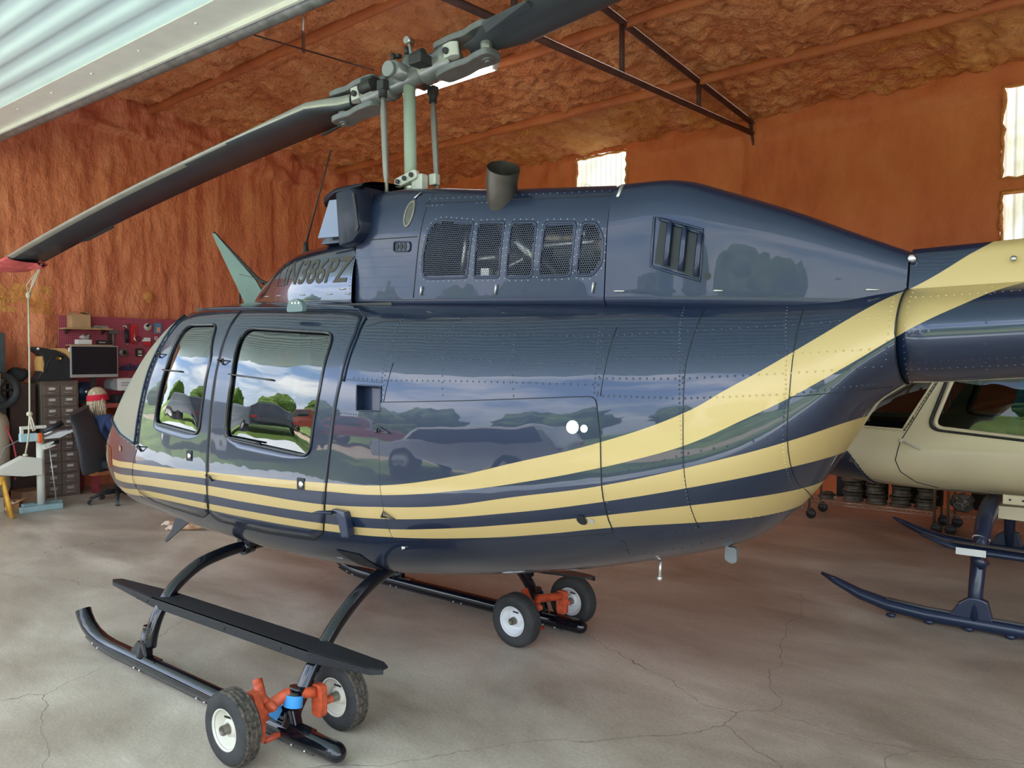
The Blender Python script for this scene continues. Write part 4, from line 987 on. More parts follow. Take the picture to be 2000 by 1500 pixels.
def half(fr, tag_):
    """grip, blade and their details for one side; fr maps (r, v, w)"""
    global bm
    bm = BM(); P = [(.115, .070), (.125, .078), (.14, .070), (.155, .078), (.17, .070), (.22, .070), (.27, .080), (.31, .082), (.33, .070)]
    tube(bm, [fr(r, 0, 0) for r, _ in P], [q for _, q in P], 28)
    g = hp('blade_grip', toloc(bm), M_HUB)
    for s in (-1, 1):
        bm = BM()
        pl = roundpoly([(.22, -.055), (.22, .055), (.36, .062), (.44, .046), (.49, .060), (.575, .062), (.595, 0), (.575, -.062), (.49, -.060), (.44, -.046), (.36, -.062)], [.04, .04, .05, .03, .04, .06, .03, .06, .04, .03, .05], 5)
        # upper and lower tangs, thick rounded plates either side of the blade root
        n = len(pl); X = [bm.verts.new(fr(a_, b_*1.15+.0, s*.088)) for a_, b_ in pl]; Y = [bm.verts.new(fr(a_, b_*1.15, s*.056)) for a_, b_ in pl]
        bm.faces.new(X); bm.faces.new(Y[::-1])
        for i in range(n): bm.faces.new((X[i], X[(i+1) % n], Y[(i+1) % n], Y[i]))
        bmesh.ops.recalc_face_normals(bm, faces=bm.faces[:]); bmesh.ops.bevel(bm, geom=bm.edges[:], offset=.004, segments=1, affect='EDGES')
        hp('grip_tang', toloc(bm), M_HUB, g)
    bm = BM(); cyl(bm, fr(.53, 0, -.094), fr(.53, 0, .094), .030, 20); cyl(bm, fr(.53, 0, -.104), fr(.53, 0, .104), .016, 12); hp('blade_bolt', toloc(bm), M_HUB, g)
    bm = BM(); cyl(bm, fr(.34, .055, .0), fr(.34, .10, .0), .016, 12); hp('drag_brace_bolt', toloc(bm), M_DARKM, g)
    bm = BM(); cyl(bm, fr(.13, .15, -.03), fr(.22, .15, -.03), .03, 12) if tag_ else cyl(bm, fr(.14, .12, .02), fr(.22, .12, .02), .028, 12)
    box(bm, fr(.18, .10, .0), (.09, .10, .05), .008); hp('pitch_horn', toloc(bm), M_DARKM, g)
    bm = BM(); pl = roundpoly([(.31, .03), (.37, .02), (.40, .055), (.37, .085), (.31, .08)], .015, 4)
    X = [bm.verts.new(fr(a_, b_, -.03)) for a_, b_ in pl]; Y = [bm.verts.new(fr(a_, b_, .04)) for a_, b_ in pl]; n = len(pl); bm.faces.new(X[::-1]); bm.faces.new(Y)
    for i in range(n): bm.faces.new((X[i], X[(i+1) % n], Y[(i+1) % n], Y[i]))
    bmesh.ops.recalc_face_normals(bm, faces=bm.faces[:]); hp('drag_brace_lug', toloc(bm), mat('pale_cast_alloy', (.55, .55, .50)), g)
    return g
def blade(fr, droop, tipcap):
    """aerofoil prism; leading edge toward +v side given by sgn"""
    rs = [.42, .50, .58, .68, .8, 1.2, 1.45]+list(np.arange(1.6, 5.01, .34))+[5.05]
    A = [(1.0, 0), (.97, .35), (.88, .72), (.70, 1), (.45, .93), (.2, .62), (0, .25), (-1.0, .02), (-1.0, -.02), (0, -.2), (.2, -.5), (.45, -.7), (.74, -.72), (.90, -.52), (.97, -.28)]
    bm = BM(); R = []
    for r in rs:
        c = .165*min(1, (.30+.70*max(0, r-.46)/.20)); th = float(np.interp(r, [.5, .9, 1.3], [.048, .038, .024]))
        tw = .02*(5-r)/5+.02
        R.append([bm.verts.new(fr(r, (a_*c if a_ > -.5 else a_*c), b_*th+a_*c*tw+droop(r))) for a_, b_ in A])
    n = len(A); li = set([0, 1, 2, 12, 13, 14])
    for X, Y in zip(R, R[1:]):
        for k in range(n):
            f = bm.faces.new((X[k], X[(k+1) % n], Y[(k+1) % n], Y[k])); f.smooth = 1 <= k <= 13 and k != 7
            rr_ = rs[R.index(X)]
            if k in (0, 1, 13, 14) and (k != 13 or rr_ > 1.4) or (k == 12 and rr_ > 1.9): f.material_index = 1
    bm.faces.new(R[0]); bm.faces.new(R[-1][::-1]); bmesh.ops.recalc_face_normals(bm, faces=bm.faces[:])
    b = hp('rotor_blade', toloc(bm), [M_BLADE, M_STRIP])
    bm = BM(); q = [fr(.62, -.15, .0+droop(.7)), fr(.9, -.185, -.01+droop(.9)), fr(.9, -.15, -.02+droop(.9)), fr(.62, -.12, -.02+droop(.6))]
    X = [bm.verts.new(p) for p in q]; Y = [bm.verts.new(p+Vector((0, 0, -.012))) for p in q]; bm.faces.new(X); bm.faces.new(Y[::-1])
    for i in range(4): bm.faces.new((X[i], X[(i+1) % 4], Y[(i+1) % 4], Y[i]))
    hp('trailing_edge_doubler', toloc(bm), M_BLADE, b)
    bm = BM(); q = [(3.5, -.155), (4.05, -.155), (4.0, -.195), (3.55, -.195)]
    X = [bm.verts.new(fr(a_, b_, droop(a_)-.004)) for a_, b_ in q]; Y = [bm.verts.new(fr(a_, b_, droop(a_)-.007)) for a_, b_ in q]; bm.faces.new(X); bm.faces.new(Y[::-1])
    for i in range(4): bm.faces.new((X[i], X[(i+1) % 4], Y[(i+1) % 4], Y[i]))
    hp('trim_tab', toloc(bm), M_BLADE, b)
    return b
fwd = rframe(0)      # forward blade, level frame, droop gives the height
dz = lambda r: -.015-.075*r-.0108*r*r
half(rframe(-.11), 1); blade(lambda r, v, w: fwd(r, v, w), dz, True)
# aft half: mirror of the frame through the hub
up_ = rframe(-.125)
half(lambda r, v, w: up_(-r, v, w), 0)
da = lambda r: .01+.125*r-.004*r*r
blade(lambda r, v, w: fwd(-r, -v, w), da, False)
# tied-down blade tip: red cover, rope
cov = hp_c = BM(); R = []
for r, k in ((4.72, 1.03), (4.80, 1.10), (4.95, 1.12), (5.12, 1.10), (5.30, .9)):
    c = .165*k; z = dz(min(r, 5.05)); th = .034 if r < 5.2 else .022
    R.append([cov.verts.new(fwd(r, c*math.cos(a)+(-.03 if r > 5.2 else 0), z-.004+th*math.sin(a)-(.04 if math.cos(a) < -.5 and r < 4.9 else 0))) for a in np.linspace(0, 2*PI, 17)[:-1]])
for X, Y in zip(R, R[1:]):
    for k in range(16): cov.faces.new((X[k], X[(k+1) % 16], Y[(k+1) % 16], Y[k]))
cov.faces.new(R[-1]); bmesh.ops.recalc_face_normals(cov, faces=cov.faces[:])
o = obj('blade_tip_cover', cov, mat('faded_red_canvas', (.55, .10, .10), .8, var=.3, vscale=12, bump=.5)); tag(o, 'faded red canvas cover slipped over the tip of the long drooping rotor blade', 'blade cover')
M_ROPE = mat('natural_rope', (.62, .55, .42), .9, bump=.8, bscale=260)
t0 = fwd(4.76, -.13, dz(4.76)-.03); t1 = fwd(4.86, -.15, dz(4.86)-.03)
bm = BM(); low = Vector((-8.10, 3.04, 1.17))
kx = Vector((-8.1, 3.05, 2.30))
tube(bm, [t0, (t0+kx)/2+Vector((.01, 0, 0)), kx], .007, 8); tube(bm, [t1, (t1+kx)/2+Vector((-.02, 0, 0)), kx+Vector((0, .01, 0))], .007, 8)
tube(bm, [t1+Vector((-.05, .03, 0)), kx+Vector((-.03, 0, .1)), kx], .005, 8); tube(bm, [kx, (kx+low)/2+Vector((.01, 0, 0)), low, Vector((-8.11, 3.03, .95)), Vector((-8.11, 3.0, .78))], .0085, 8)
rope = obj('tie_down_rope', bm, M_ROPE); tag(rope, 'pale tie-down rope hanging from the red blade tip cover', 'rope')
bm = BM(); ico(bm, kx, .022, 2, (1, 1, 1.5)); obj('knot', bm, M_ROPE, rope); bm = BM(); ico(bm, low, .028, 2, (1.3, 1, .9)); obj('knot', bm, M_ROPE, rope); bm = BM(); ico(bm, (-8.11, 3.0, .78), .022, 2, (1.6, 1, .6)); obj('knot', bm, M_ROPE, rope)
bm = BM(); tube(bm, [low, low+Vector((.03, .01, -.05)), low+Vector((.07, .02, -.15)), low+Vector((.045, .01, -.16)), low+Vector((.01, 0, -.06)), low], .008, 8); obj('loop', bm, M_ROPE, rope)

# ---------------------------------------------------------------- landing gear (level in the world)
def skid(y, s0=2.50, s1=4.43):
    bm = BM(); pts = [(-s0-.0, y, .056), (-s1, y, .056), (-s1-.11, y, .063), (-s1-.21, y, .083), (-s1-.29, y, .118), (-s1-.345, y, .165), (-s1-.365, y, .20)]
    R = tube(bm, pts, .043, 28, caps=False)
    # rounded aft plug
    prev = R[0]
    for k in range(1, 7):
        a = k*PI/12; rr = .043*math.cos(a); x = -s0+.05*math.sin(a)
        ring = [bm.verts.new(Vector((x, y, .056))+(v.co-Vector((-s0, y, .056)))*(rr/.043)) for v in R[0]] if k < 6 else [bm.verts.new((x, y, .056))]
        for i in range(28):
            if len(ring) > 1: bm.faces.new((prev[(i+1) % 28], prev[i], ring[i], ring[(i+1) % 28])).smooth = True
            else: bm.faces.new((prev[(i+1) % 28], prev[i], ring[0])).smooth = True
        prev = ring
    tube(bm, [pts[-1], (pts[-1][0]+.0004, y, pts[-1][2]-.002)], [.0432, .038], 28)
    s = hp('skid_tube', toloc(bm), M_BLACKG)
    bm = BM(); tube(bm, [(-4.72, y, .060), (-4.60, y, .028), (-4.43, y, .015), (-2.62, y, .015)], .026, 8, flat=(1, .22)); hp('skid_shoe', toloc(bm), M_DARKM, s)
    for x in (-4.60, -4.54, -4.12, -4.06, -3.5, -3.43, -2.75, -2.66):
        z = .056-.030+(0 if x > -4.43 else (-4.43-x)**2*.9); bm = BM(); ico(bm, (x, y-.036, z), .0085, 1); hp('shoe_bolt', toloc(bm), M_STEEL, s)
    return s
NS, FS_ = 2.067, 3.965
for y, sg in ((NS, 1), (FS_, -1)):
    s = skid(y)
    for x in (-4.08, -2.80):
        bm = BM(); box(bm, (x, y, .094), (.30, .05, .012), .004); prism(bm, [(x-.11, .10), (x+.06, .10), (x+.035, .17), (x-.035, .17)], y-.022, y+.022, bev=.008)
        tube(bm, [(x, y, .08), (x, y+sg*.018, .16), (x, y+sg*.036, .24)], [.040, .037, .033], 20); hp('saddle', toloc(bm), M_BLACKG, s)
        bm = BM(); q = Vector((x, y+sg*.034, .225)); tube(bm, [q, q+Vector((0, sg*.004, .02))], .0355, 20); hp('clamp_band', toloc(bm), M_BLACKG, s)
FT = [(2.085, .14), (2.10, .22), (2.145, .33), (2.23, .437), (2.365, .524), (2.51, .560), (2.66, .575), (3.016, .58)]
AT = [(2.075, .13), (2.115, .19), (2.175, .288), (2.245, .376), (2.335, .47), (2.46, .565), (2.60, .630), (2.74, .655), (3.016, .66)]
def smooth_pts(P, n=4):
    o = []
    for i in range(len(P)-1):
        p0, p1, p2, p3 = [Vector(P[max(0, min(len(P)-1, j))]) for j in (i-1, i, i+1, i+2)]
        for k in range(n):
            t = k/n; o.append(.5*((2*p1)+(p2-p0)*t+(2*p0-5*p1+4*p2-p3)*t*t+(3*p1-p0-3*p2+p3)*t**3))
    o.append(Vector(P[-1])); return o
for x, T in ((-4.05, FT), (-2.80, AT)):
    H_ = [(x, y, z) for y, z in T]; P = H_+[(x, 2*3.016-p[1], p[2]) for p in H_[::-1][1:]]
    bm = BM(); tube(bm, smooth_pts(P), .034, 24); c = hp('cross_tube', toloc(bm), M_BLACKG)
    for sg in (-1, 1):
        bm = BM(); y = 3.016+sg*(.33 if x < -3 else .28); tube(bm, [(x, y-.035, T[-2][1]-.005), (x, y+.035, T[-2][1]-.001)], .045, 20); box(bm, (x, y, T[-1][1]+.05), (.12, .06, .10), .01); hp('strap_clamp', toloc(bm), M_BLACKG, c)
# entry steps
def step(yc, z, sg):
    bm = BM(); zt = lambda x: z+.048*(-2.30-x)*-.0
    x0, x1 = -4.63, -2.33
    pl = [(x0, yc-.02), (x0+.03, yc-.035), (-4.10, yc-.062), (-2.75, yc-.062), (x1-.05, yc-.035), (x1, yc-.01), (x1, yc+.02), (x1-.05, yc+.045), (-2.75, yc+.062), (-4.10, yc+.062), (x0+.03, yc+.02)]
    prism(bm, pl, z-.008, z, 'xy'); 
    lz = lambda q: z-float(np.interp(q, [x0, x0+.2, x1-.25, x1], [.022, .056, .056, .026]))
    side = [pl[i] for i in (0, 1, 2, 3, 4, 5)] if sg > 0 else [pl[i] for i in (0, 10, 9, 8, 7, 6)]
    for (a, b) in zip(side, side[1:]):
        d = Vector((b[0]-a[0], b[1]-a[1], 0)); V = [bm.verts.new(q) for q in ((a[0], a[1], z-.001), (b[0], b[1], z-.001), (b[0], b[1], lz(b[0])), (a[0], a[1], lz(a[0])))]; bm.faces.new(V)
        V = [bm.verts.new(q) for q in ((a[0], a[1]+sg*.004, z-.001), (b[0], b[1]+sg*.004, z-.001), (b[0], b[1]+sg*.004, lz(b[0])), (a[0], a[1]+sg*.004, lz(a[0])))]; bm.faces.new(V[::-1])
    bmesh.ops.recalc_face_normals(bm, faces=bm.faces[:])
    # tilt slightly, nose end lower
    for v in bm.verts: v.co.z += (v.co.x+3.4)*.012
    s = hp('entry_step', toloc(bm), mat('satin_black_tread', (.022, .023, .026), .42, .2, bump=.25, bscale=90))
    for x in (-4.05, -2.80):
        bm = BM(); box(bm, (x, yc+sg*.03, z-.03), (.09, .06, .05), .008); hp('step_bracket', toloc(bm), M_BLACKG, s)
    for x in (-4.25, -4.15, -3.4, -2.95):
        bm = BM(); ico(bm, (x, yc-sg*.064, z-.035+(x+3.4)*.012), .007, 1, (1, .5, 1)); hp('bolt', toloc(bm), M_DARKM, s)
    return s
step(2.185, .405, 1); step(3.845, .405, -1)
# masking tape round the aft saddles
for y, sg in ((NS, 1), (FS_, -1)):
    bm = BM(); tube(bm, [(-2.80, y+sg*.012, .165), (-2.80, y+sg*.018, .195), (-2.80, y+sg*.022, .215)], [.043, .041, .040], 16, caps=False)
    V = [bm.verts.new(q) for q in ((-2.84, y-.032, .205), (-2.80, y-.044, .165), (-2.845, y-.043, .105), (-2.915, y-.04, .115))]; bm.faces.new(V)
    o = obj('blue_tape', bm, M_TAPE)
    tag(o, 'blue masking tape wrapped round the near skid leg beside the orange wheel bracket' if y == NS else 'scrap of blue masking tape on the far skid leg between the two wheels', 'tape')
# ---------------------------------------------------------------- ground handling wheels : one set per skid
M_RIM = mat('cream_wheel_rim', (.66, .63, .52), .5, var=.12, vscale=8)
M_RIMW = mat('white_wheel_rim', (.74, .74, .74), .45)
M_DIRT = mat('muddy_tread_rubber', (.05, .045, .04), .9, var=.5, vscale=60, bump=.8, bscale=160, col2=(.16, .13, .10))
def wheel(parent, c, out, rim, tread):
    """axis along Y; out = -1 outer face toward the camera"""
    R = 0.155; w = .048; K = R/.170; M = rotm(PI/2*(-out) if False else (PI/2 if out < 0 else -PI/2), 0, 0)
    prof = [(.088, -w*.75), (.10, -w*.92), (.13, -w), (.152, -w*.93), (.163, -w*.75), (.1685, -w*.45), (.170, 0), (.1685, w*.45), (.163, w*.75), (.152, w*.93), (.13, w), (.10, w*.92), (.088, w*.75)]
    P2 = []
    for r, z in prof: P2.append((r*K, z))
    bm = BM(); lathe(bm, P2, 48, M, c=c)
    for f in bm.faces:
        rr = [math.hypot(v.co.x-c[0], v.co.z-c[2]) for v in f.verts]
        if min(rr) > .160*K: f.material_index = 1
    ty = hp('tyre', bm, [M_RUBBER, tread], parent) if False else obj('tyre', bm, [M_RUBBER, tread], parent)
    bm = BM()
    for k in range(4): 
        q = (-.6+.4*k)*w; tube(bm, [(c[0]+.1535*math.cos(a), c[1]+q, c[2]+.1535*math.sin(a)) for a in np.linspace(0, 2*PI, 49)[:-1]], .0035, 5, closed=True)
    obj('tread_ribs', bm, tread, ty)
    bm = BM(); lathe(bm, [(.083, w*.80), (.089, w*.92), (.084, w*.90), (.076, w*.5), (.066, w*.25), (.060, -w*.1), (.040, -w*.1), (.036, w*.45), (.022, w*.5), (.022, -w*.5), (.055, -w*.3), (.078, -w*.5), (.089, -w*.92), (.083, -w*.8)], 40, M, c=c)
    rm = obj('wheel_rim', bm, rim, parent)
    bm = BM(); lathe(bm, [(0, w*1.15), (.018, w*1.15), (.021, w*1.05), (.021, w*.2)], 20, M, c=c); obj('hub_cap', bm, mat('dull_brown_hub', (.22, .19, .15), .5, .6, var=.3), rm)
    bm = BM(); a = Vector(c)+Vector((.03, out*w*.45, .05)); cyl(bm, a, a+Vector((-.02, out*.025, .014)), .0045, 8); obj('valve_stem', bm, M_BLACK, rm)
    return ty
def wheelset(label, y, x, rim, tread, ys):
    t = thing('ground_handling_wheels', label, 'wheels', (x, y, 0)); 
    for dy in ys: wheel(t, (dy[1], dy[0], .155), -1, rim, tread)
    bm = BM()
    cyl(bm, (ys[1][1], ys[1][0]-.10, .155), (ys[1][1], ys[1][0], .155), .018, 14); obj('axle', bm, M_ORANGE, t); bm = BM(); cyl(bm, (ys[0][1], ys[0][0], .155), (ys[0][1], ys[0][0]+.10, .155), .018, 14); ax_ = obj('axle', bm, M_ORANGE, t)
    bm = BM(); tube(bm, [(ys[0][1]+.0, ys[0][0]+.10, .15), (ys[0][1]+.02, -.08, .19), (-.03, .0, .215), (ys[1][1], ys[1][0]-.14, .215)], [.024, .026, .026, .024], 14)
    fr = obj('lift_bar', bm, M_ORANGE, t)
    bm = BM(); prism(bm, roundpoly([(ys[1][1]-.035, .10), (ys[1][1]+.035, .10), (ys[1][1]+.035, .245), (ys[1][1]-.035, .245)], .02, 3), ys[1][0]-.14, ys[1][0]-.105, bev=.004); obj('side_plate', bm, M_ORANGE, t)
    bm = BM(); prism(bm, roundpoly([(ys[0][1]-.02, .08), (ys[0][1]+.055, .05), (ys[0][1]+.06, .16), (ys[0][1]+.02, .27), (ys[0][1]-.05, .26)], .02, 3), ys[0][0]+.085, ys[0][0]+.12, bev=.004); obj('side_plate', bm, M_ORANGE, t)
    bm = BM(); a = Vector((ys[0][1]+.02, ys[0][0]+.135, .13)); tube(bm, [a, a+Vector((-.03, .01, .08)), a+Vector((-.075, .02, .16))], [.022, .024, .022], 12); obj('latch_arm', bm, M_ORANGE, t)
    bm = BM(); a = Vector((ys[0][1]-.055, ys[0][0]+.145, .255)); b = a+Vector((.07, .01, -.055)); tube(bm, [b, a], .020, 14, caps=False); tube(bm, [a, b], .014, 14, caps=False); obj('jack_socket', bm, M_ORANGE, t)
    bm = BM(); ico(bm, (ys[0][1]+.05, ys[0][0]+.15, .20), .03, 2, (1.2, .7, .8)); cyl(bm, (ys[0][1]+.03, ys[0][0]+.13, .05), (ys[0][1]+.03, ys[0][0]+.23, .05), .014, 10); obj('cam_lock', bm, M_DARKM if False else M_ORANGE, t)
    return t
wheelset('dirty orange-framed pair of cream wheels under the near skid', NS, -2.80, M_RIM, M_DIRT, [(-.245, -.06), (.235, .055)])
wheelset('orange-framed pair of clean white wheels under the far skid', FS_-.12, -2.70, M_RIMW, M_RUBBER, [(-.245, -.01), (.27, .055)])
# ---------------------------------------------------------------- workshop corner along the left wall (hangar frame: x toward the wall is negative, y away)
M_BROWN = mat('brown_enamel', (.20, .155, .13), .45, .2, var=.08)
M_MAROON = mat('maroon_pegboard', (.30, .045, .065), .7, var=.15)
M_WOOD = mat('plain_wood', (.42, .25, .12), .65, var=.25, vscale=10)
M_CARD = mat('cardboard', (.45, .27, .14), .8, var=.1)
M_BLK = mat('black_plastic', (.022, .024, .028), .45)
def on(name, bm, m, **k):
    o = obj(name, bm, m, **k); return hplace(o)
# card-file cabinet
t = hthing('filing_cabinet', 'brown steel card-file cabinet with twenty small drawers, left of the office chair', 'cabinet', -10.3, 3.66)
bm = BM(); box(bm, (-.21, 0, .715), (.40, .42, 1.43), .004); obj('carcass', bm, M_BROWN, t)
bm = BM(); box(bm, (-.27, -.2115, 1.34), (.05, .003, .07)); obj('side_label', bm, M_WHITE, t)
for r in range(10):
    for c in range(2):
        z = .085+r*.136; y = -.095+c*.19
        bm = BM(); box(bm, (0, y, z), (.018, .178, .124), .004); d = obj('drawer', bm, M_BROWN, t)
        bm = BM(); box(bm, (.012, y, z+.022), (.008, .078, .036)); obj('label_frame', bm, M_ALU, d)
        if r > 1: bm = BM(); box(bm, (.0168, y, z+.022), (.003, .064, .022)); obj('label_card', bm, M_WHITE, d)
        bm = BM(); tube(bm, [(.008, y-.048, z-.022), (.026, y-.04, z-.028), (.030, y, z-.028), (.026, y+.04, z-.028), (.008, y+.048, z-.022)], .004, 6); obj('drawer_pull', bm, M_ALU, d)
# black and tan bench machine on the cabinet
t = hthing('bench_machine', 'black and tan bench machine with a brass knob on top of the filing cabinet', 'machine', -10.35, 3.58, 1.431)
bm = BM(); prism(bm, roundpoly([(-.20, 0), (.19, 0), (.19, .03), (.175, .10), (.175, .24), (.14, .31), (.02, .37), (-.16, .405), (-.215, .41), (-.215, .375), (-.13, .31), (-.11, .22), (-.14, .12), (-.17, .05), (-.20, .03)], .02, 4), -.11, .11, 'yz', bev=.01); obj('housing', bm, M_BLK, t)
bm = BM(); prism(bm, roundpoly([(-.06, .385), (.12, .395), (.175, .37), (.18, .26), (.165, .27), (.13, .325), (.02, .375)], .015, 4), -.10, .105, 'yz', bev=.006); obj('tan_cover', bm, mat('tan_plastic', (.62, .36, .13), .5), t)
bm = BM(); prism(bm, roundpoly([(-.145, .12), (-.125, .10), (-.115, .20), (-.13, .30), (-.15, .24)], .01, 3), -.09, .115, 'yz'); obj('tan_side', bm, mat('tan_plastic', (.62, .36, .13)), t)
bm = BM(); lathe(bm, [(0, .03), (.022, .03), (.026, .015), (.026, 0)], 16, rotm(0, PI/2, 0), c=(.11, .045, .27)); obj('brass_knob', bm, mat('brass', (.55, .35, .10), .35, .9), t)
bm = BM(); ico(bm, (.115, -.175, .385), .016, 2); obj('white_button', bm, M_WHITE, t)
bm = BM(); tube(bm, [(.112, -.10, .1), (.112, -.07, .22), (.112, .0, .31), (.112, .1, .29)], .006, 6); obj('trim_line', bm, M_DARKM, t)
# dark wooden cupboard and black bag on it
t = hthing('cupboard', 'dark brown wooden cupboard standing left of the filing cabinet', 'cupboard', -10.55, 3.27)
bm = BM(); box(bm, (0, 0, .70), (.40, .28, 1.40), .006); obj('carcass', bm, mat('dark_brown_wood', (.065, .04, .032), .6, var=.3), t)
bm = BM(); box(bm, (.205, 0, .70), (.015, .25, 1.30), .004); obj('door', bm, mat('dark_brown_wood', (.065, .04, .032)), t)
bm = BM(); ico(bm, (-10.45, 3.25, 1.51), .10, 3, (.9, 1.05, .85))
for v in bm.verts: v.co += Vector((nz(v.co.y*9, v.co.z*9, 1), nz(v.co.x*9, v.co.z*8, 4), .6*nz(v.co.x*7, v.co.y*9, 6)))*.035
tag(on('tool_bag', bm, mat('black_cloth', (.02, .02, .022), .9)), 'black cloth bag slumped on the dark cupboard', 'bag')
t = hthing('storage_locker', 'tall dark grey locker behind the yellow compressor at the left edge', 'locker', -10.5, 2.90)
bm = BM(); box(bm, (0, 0, 1.0), (.35, .38, 2.0), .01); obj('carcass', bm, mat('charcoal_panel', (.05, .06, .068), .6, var=.2), t)
bm = BM(); box(bm, (.18, .04, 1.65), (.012, .12, .50), .003); obj('door_panel', bm, mat('slate_panel', (.085, .11, .12), .55), t)
# air compressor
t = hthing('air_compressor', 'beige upright air compressor with yellow belt guard and black flywheel, cut by the left edge', 'compressor', -9.95, 2.78)
bm = BM(); lathe(bm, [(0, .12), (.12, .13), (.19, .18), (.215, .26), (.215, .98), (.19, 1.06), (.12, 1.11), (0, 1.12)], 32); obj('tank', bm, mat('beige_enamel', (.48, .42, .31), .5, var=.1), t)
bm = BM()
for a in (.5, 2.6, 4.7): box(bm, (.17*math.cos(a), .17*math.sin(a), .08), (.04, .04, .16))
obj('feet', bm, mat('beige_enamel', (.48, .42, .31)), t)
bm = BM(); lathe(bm, [(.13, -.02), (.19, -.025), (.205, -.02), (.205, .02), (.19, .025), (.13, .02), (.13, -.02)], 40, rotm(0, PI/2, 0), c=(.25, .06, 1.35)); fw = obj('flywheel', bm, M_BLACK, t)
bm = BM()
for a in (0, 1.05, 2.1): 
    q = Vector((.25, .06, 1.35)); d = Vector((0, math.cos(a), math.sin(a)))*.135; cyl(bm, q-d, q+d, .014, 8)
obj('spokes', bm, M_BLACK, fw)
bm = BM(); prism(bm, roundpoly([(-.28, 1.16), (-.02, 1.22), (.045, 1.26), (.055, 1.55), (-.02, 1.57), (-.28, 1.57)], .02, 3), .29, .31, 'yz', bev=.004); obj('belt_guard', bm, mat('bright_yellow', (.80, .47, .02), .45), t)
bm = BM(); box(bm, (.05, -.05, 1.30), (.30, .22, .30), .02); obj('pump_head', bm, M_DARKM, t)
bm = BM(); box(bm, (.30, .02, 1.60), (.04, .06, .05), .006); obj('bracket', bm, M_ALU, t)
bm = BM(); tube(bm, [(.22, .12, .95), (.26, .18, .75), (.26, .22, .50), (.22, .20, .35)], .009, 8); obj('red_hose', bm, mat('red_rubber', (.35, .03, .04), .5), t)
# jack stand
t = hthing('jack_stand', 'yellow-orange steel jack stand on the floor at the left edge', 'jack stand', -9.40, 2.74)
for a in (.6, 2.2, 3.8, 5.4):
    bm = BM(); tube(bm, [(.13*math.cos(a), .13*math.sin(a), 0), (.035*math.cos(a), .035*math.sin(a), .40)], .022, 6); obj('leg', bm, mat('amber_paint', (.68, .36, .05), .5, var=.2), t)
bm = BM(); lathe(bm, [(0, .36), (.05, .36), (.05, .44), (0, .44)], 16); obj('collar', bm, mat('amber_paint', (.68, .36, .05)), t)
# scrap timber, small box, mallet
bm = BM(); box(bm, (-10.0, 3.20, .09), (.30, .26, .18), .005, rotm(0, 0, .1)); tag(on('wooden_crate', bm, mat('old_brown_timber', (.25, .13, .075), .7, var=.3)), 'low brown wooden crate on the floor behind the pedestal stand', 'crate')
bm = BM(); box(bm, (-9.86, 2.97, .055), (.10, .14, .11), .004); tag(on('parts_box', bm, mat('orange_carton', (.52, .26, .10), .7)), 'small orange carton on the floor in front of the brown crate', 'box')
bm = BM(); box(bm, (-9.7185, 3.03, .075), (.006, .05, .04)); o = hplace(obj('carton_label', bm, M_WHITE)); lb = o
bx = D.objects['parts_box']; lb.parent = bx; lb.location = (.054, 0, .0); 
bm = lb.data; lb.data = D.meshes.new('carton_label'); b2 = BM(); box(b2, (0, 0, 0), (.003, .05, .04)); b2.to_mesh(lb.data); b2.free(); lb.data.materials.append(M_WHITE)
lb.location = (-9.808, 2.97, .07); lb.rotation_euler = (0, 0, 0)
t = hthing('mallet', 'wooden-handled mallet leaning on the orange carton', 'mallet', -9.66, 2.96)
bm = BM(); cyl(bm, (.06, -.08, .08), (.02, .10, .15), .013, 10); obj('handle', bm, M_WOOD, t)
bm = BM(); cyl(bm, (.02, -.09, .05), (.09, -.06, .07), .035, 14); obj('head', bm, M_WOOD, t)
# pedestal weighing stand
t = hthing('pedestal_stand', 'white pedestal stand with pale blue base, head box and angled black tube', 'stand', -9.62, 3.17)
M_PBLUE = mat('pale_blue_enamel', (.30, .45, .46), .5, var=.08); M_CREAM = mat('off_white_enamel', (.70, .69, .60), .45)
bm = BM(); box(bm, (.09, 0, .03), (.09, .42, .06), .008); obj('base_bar', bm, M_PBLUE, t)
bm = BM(); box(bm, (-.13, .08, .03), (.09, .40, .06), .008); obj('base_bar', bm, M_PBLUE, t)
bm = BM(); box(bm, (-.02, .03, .035), (.22, .10, .05), .006); obj('base_web', bm, M_PBLUE, t)
bm = BM(); cyl(bm, (0, .03, .04), (0, .03, .80), .040, 24); obj('column', bm, M_CREAM, t)
bm = BM(); prism(bm, [(.02, .40), (.02, .58), (-.16, .62), (-.40, .50), (-.40, .44), (-.16, .40)], -.05, .09, 'yz', bev=.006)
bm2 = bm; obj('angled_bracket', bm2, M_CREAM, t)
bm = BM(); box(bm, (.01, -.09, .82), (.07, .17, .09), .006); obj('head_box', bm, mat('sky_blue_box', (.40, .62, .66), .5), t)
bm = BM(); box(bm, (.01, -.04, .93), (.05, .26, .035), .006); box(bm, (.01, -.155, .87), (.04, .03, .10), .004); obj('top_arm', bm, M_CREAM, t)
bm = BM(); tube(bm, [(.05, .05, .87), (.07, .24, .97)], .030, 14); obj('black_tube', bm, M_BLK, t)
bm = BM(); tube(bm, [(.06, .04, .84), (.08, .22, .91)], .018, 12); obj('silver_tube', bm, M_STEEL, t)
bm = BM(); box(bm, (.06, .01, .81), (.05, .035, .11), .004); obj('orange_block', bm, mat('bright_orange', (.75, .13, .03), .5), t)
bm = BM(); prism(bm, [(.05, .80), (.20, .80), (.36, .875), (.36, .88), (.20, .87), (.05, .81)], -.04, .10, 'yz'); obj('white_tray', bm, M_WHITE, t)
bm = BM(); tube(bm, [(.05, .06, .70), (.06, .20, .76)], .022, 10); obj('black_arm', bm, M_BLK, t)
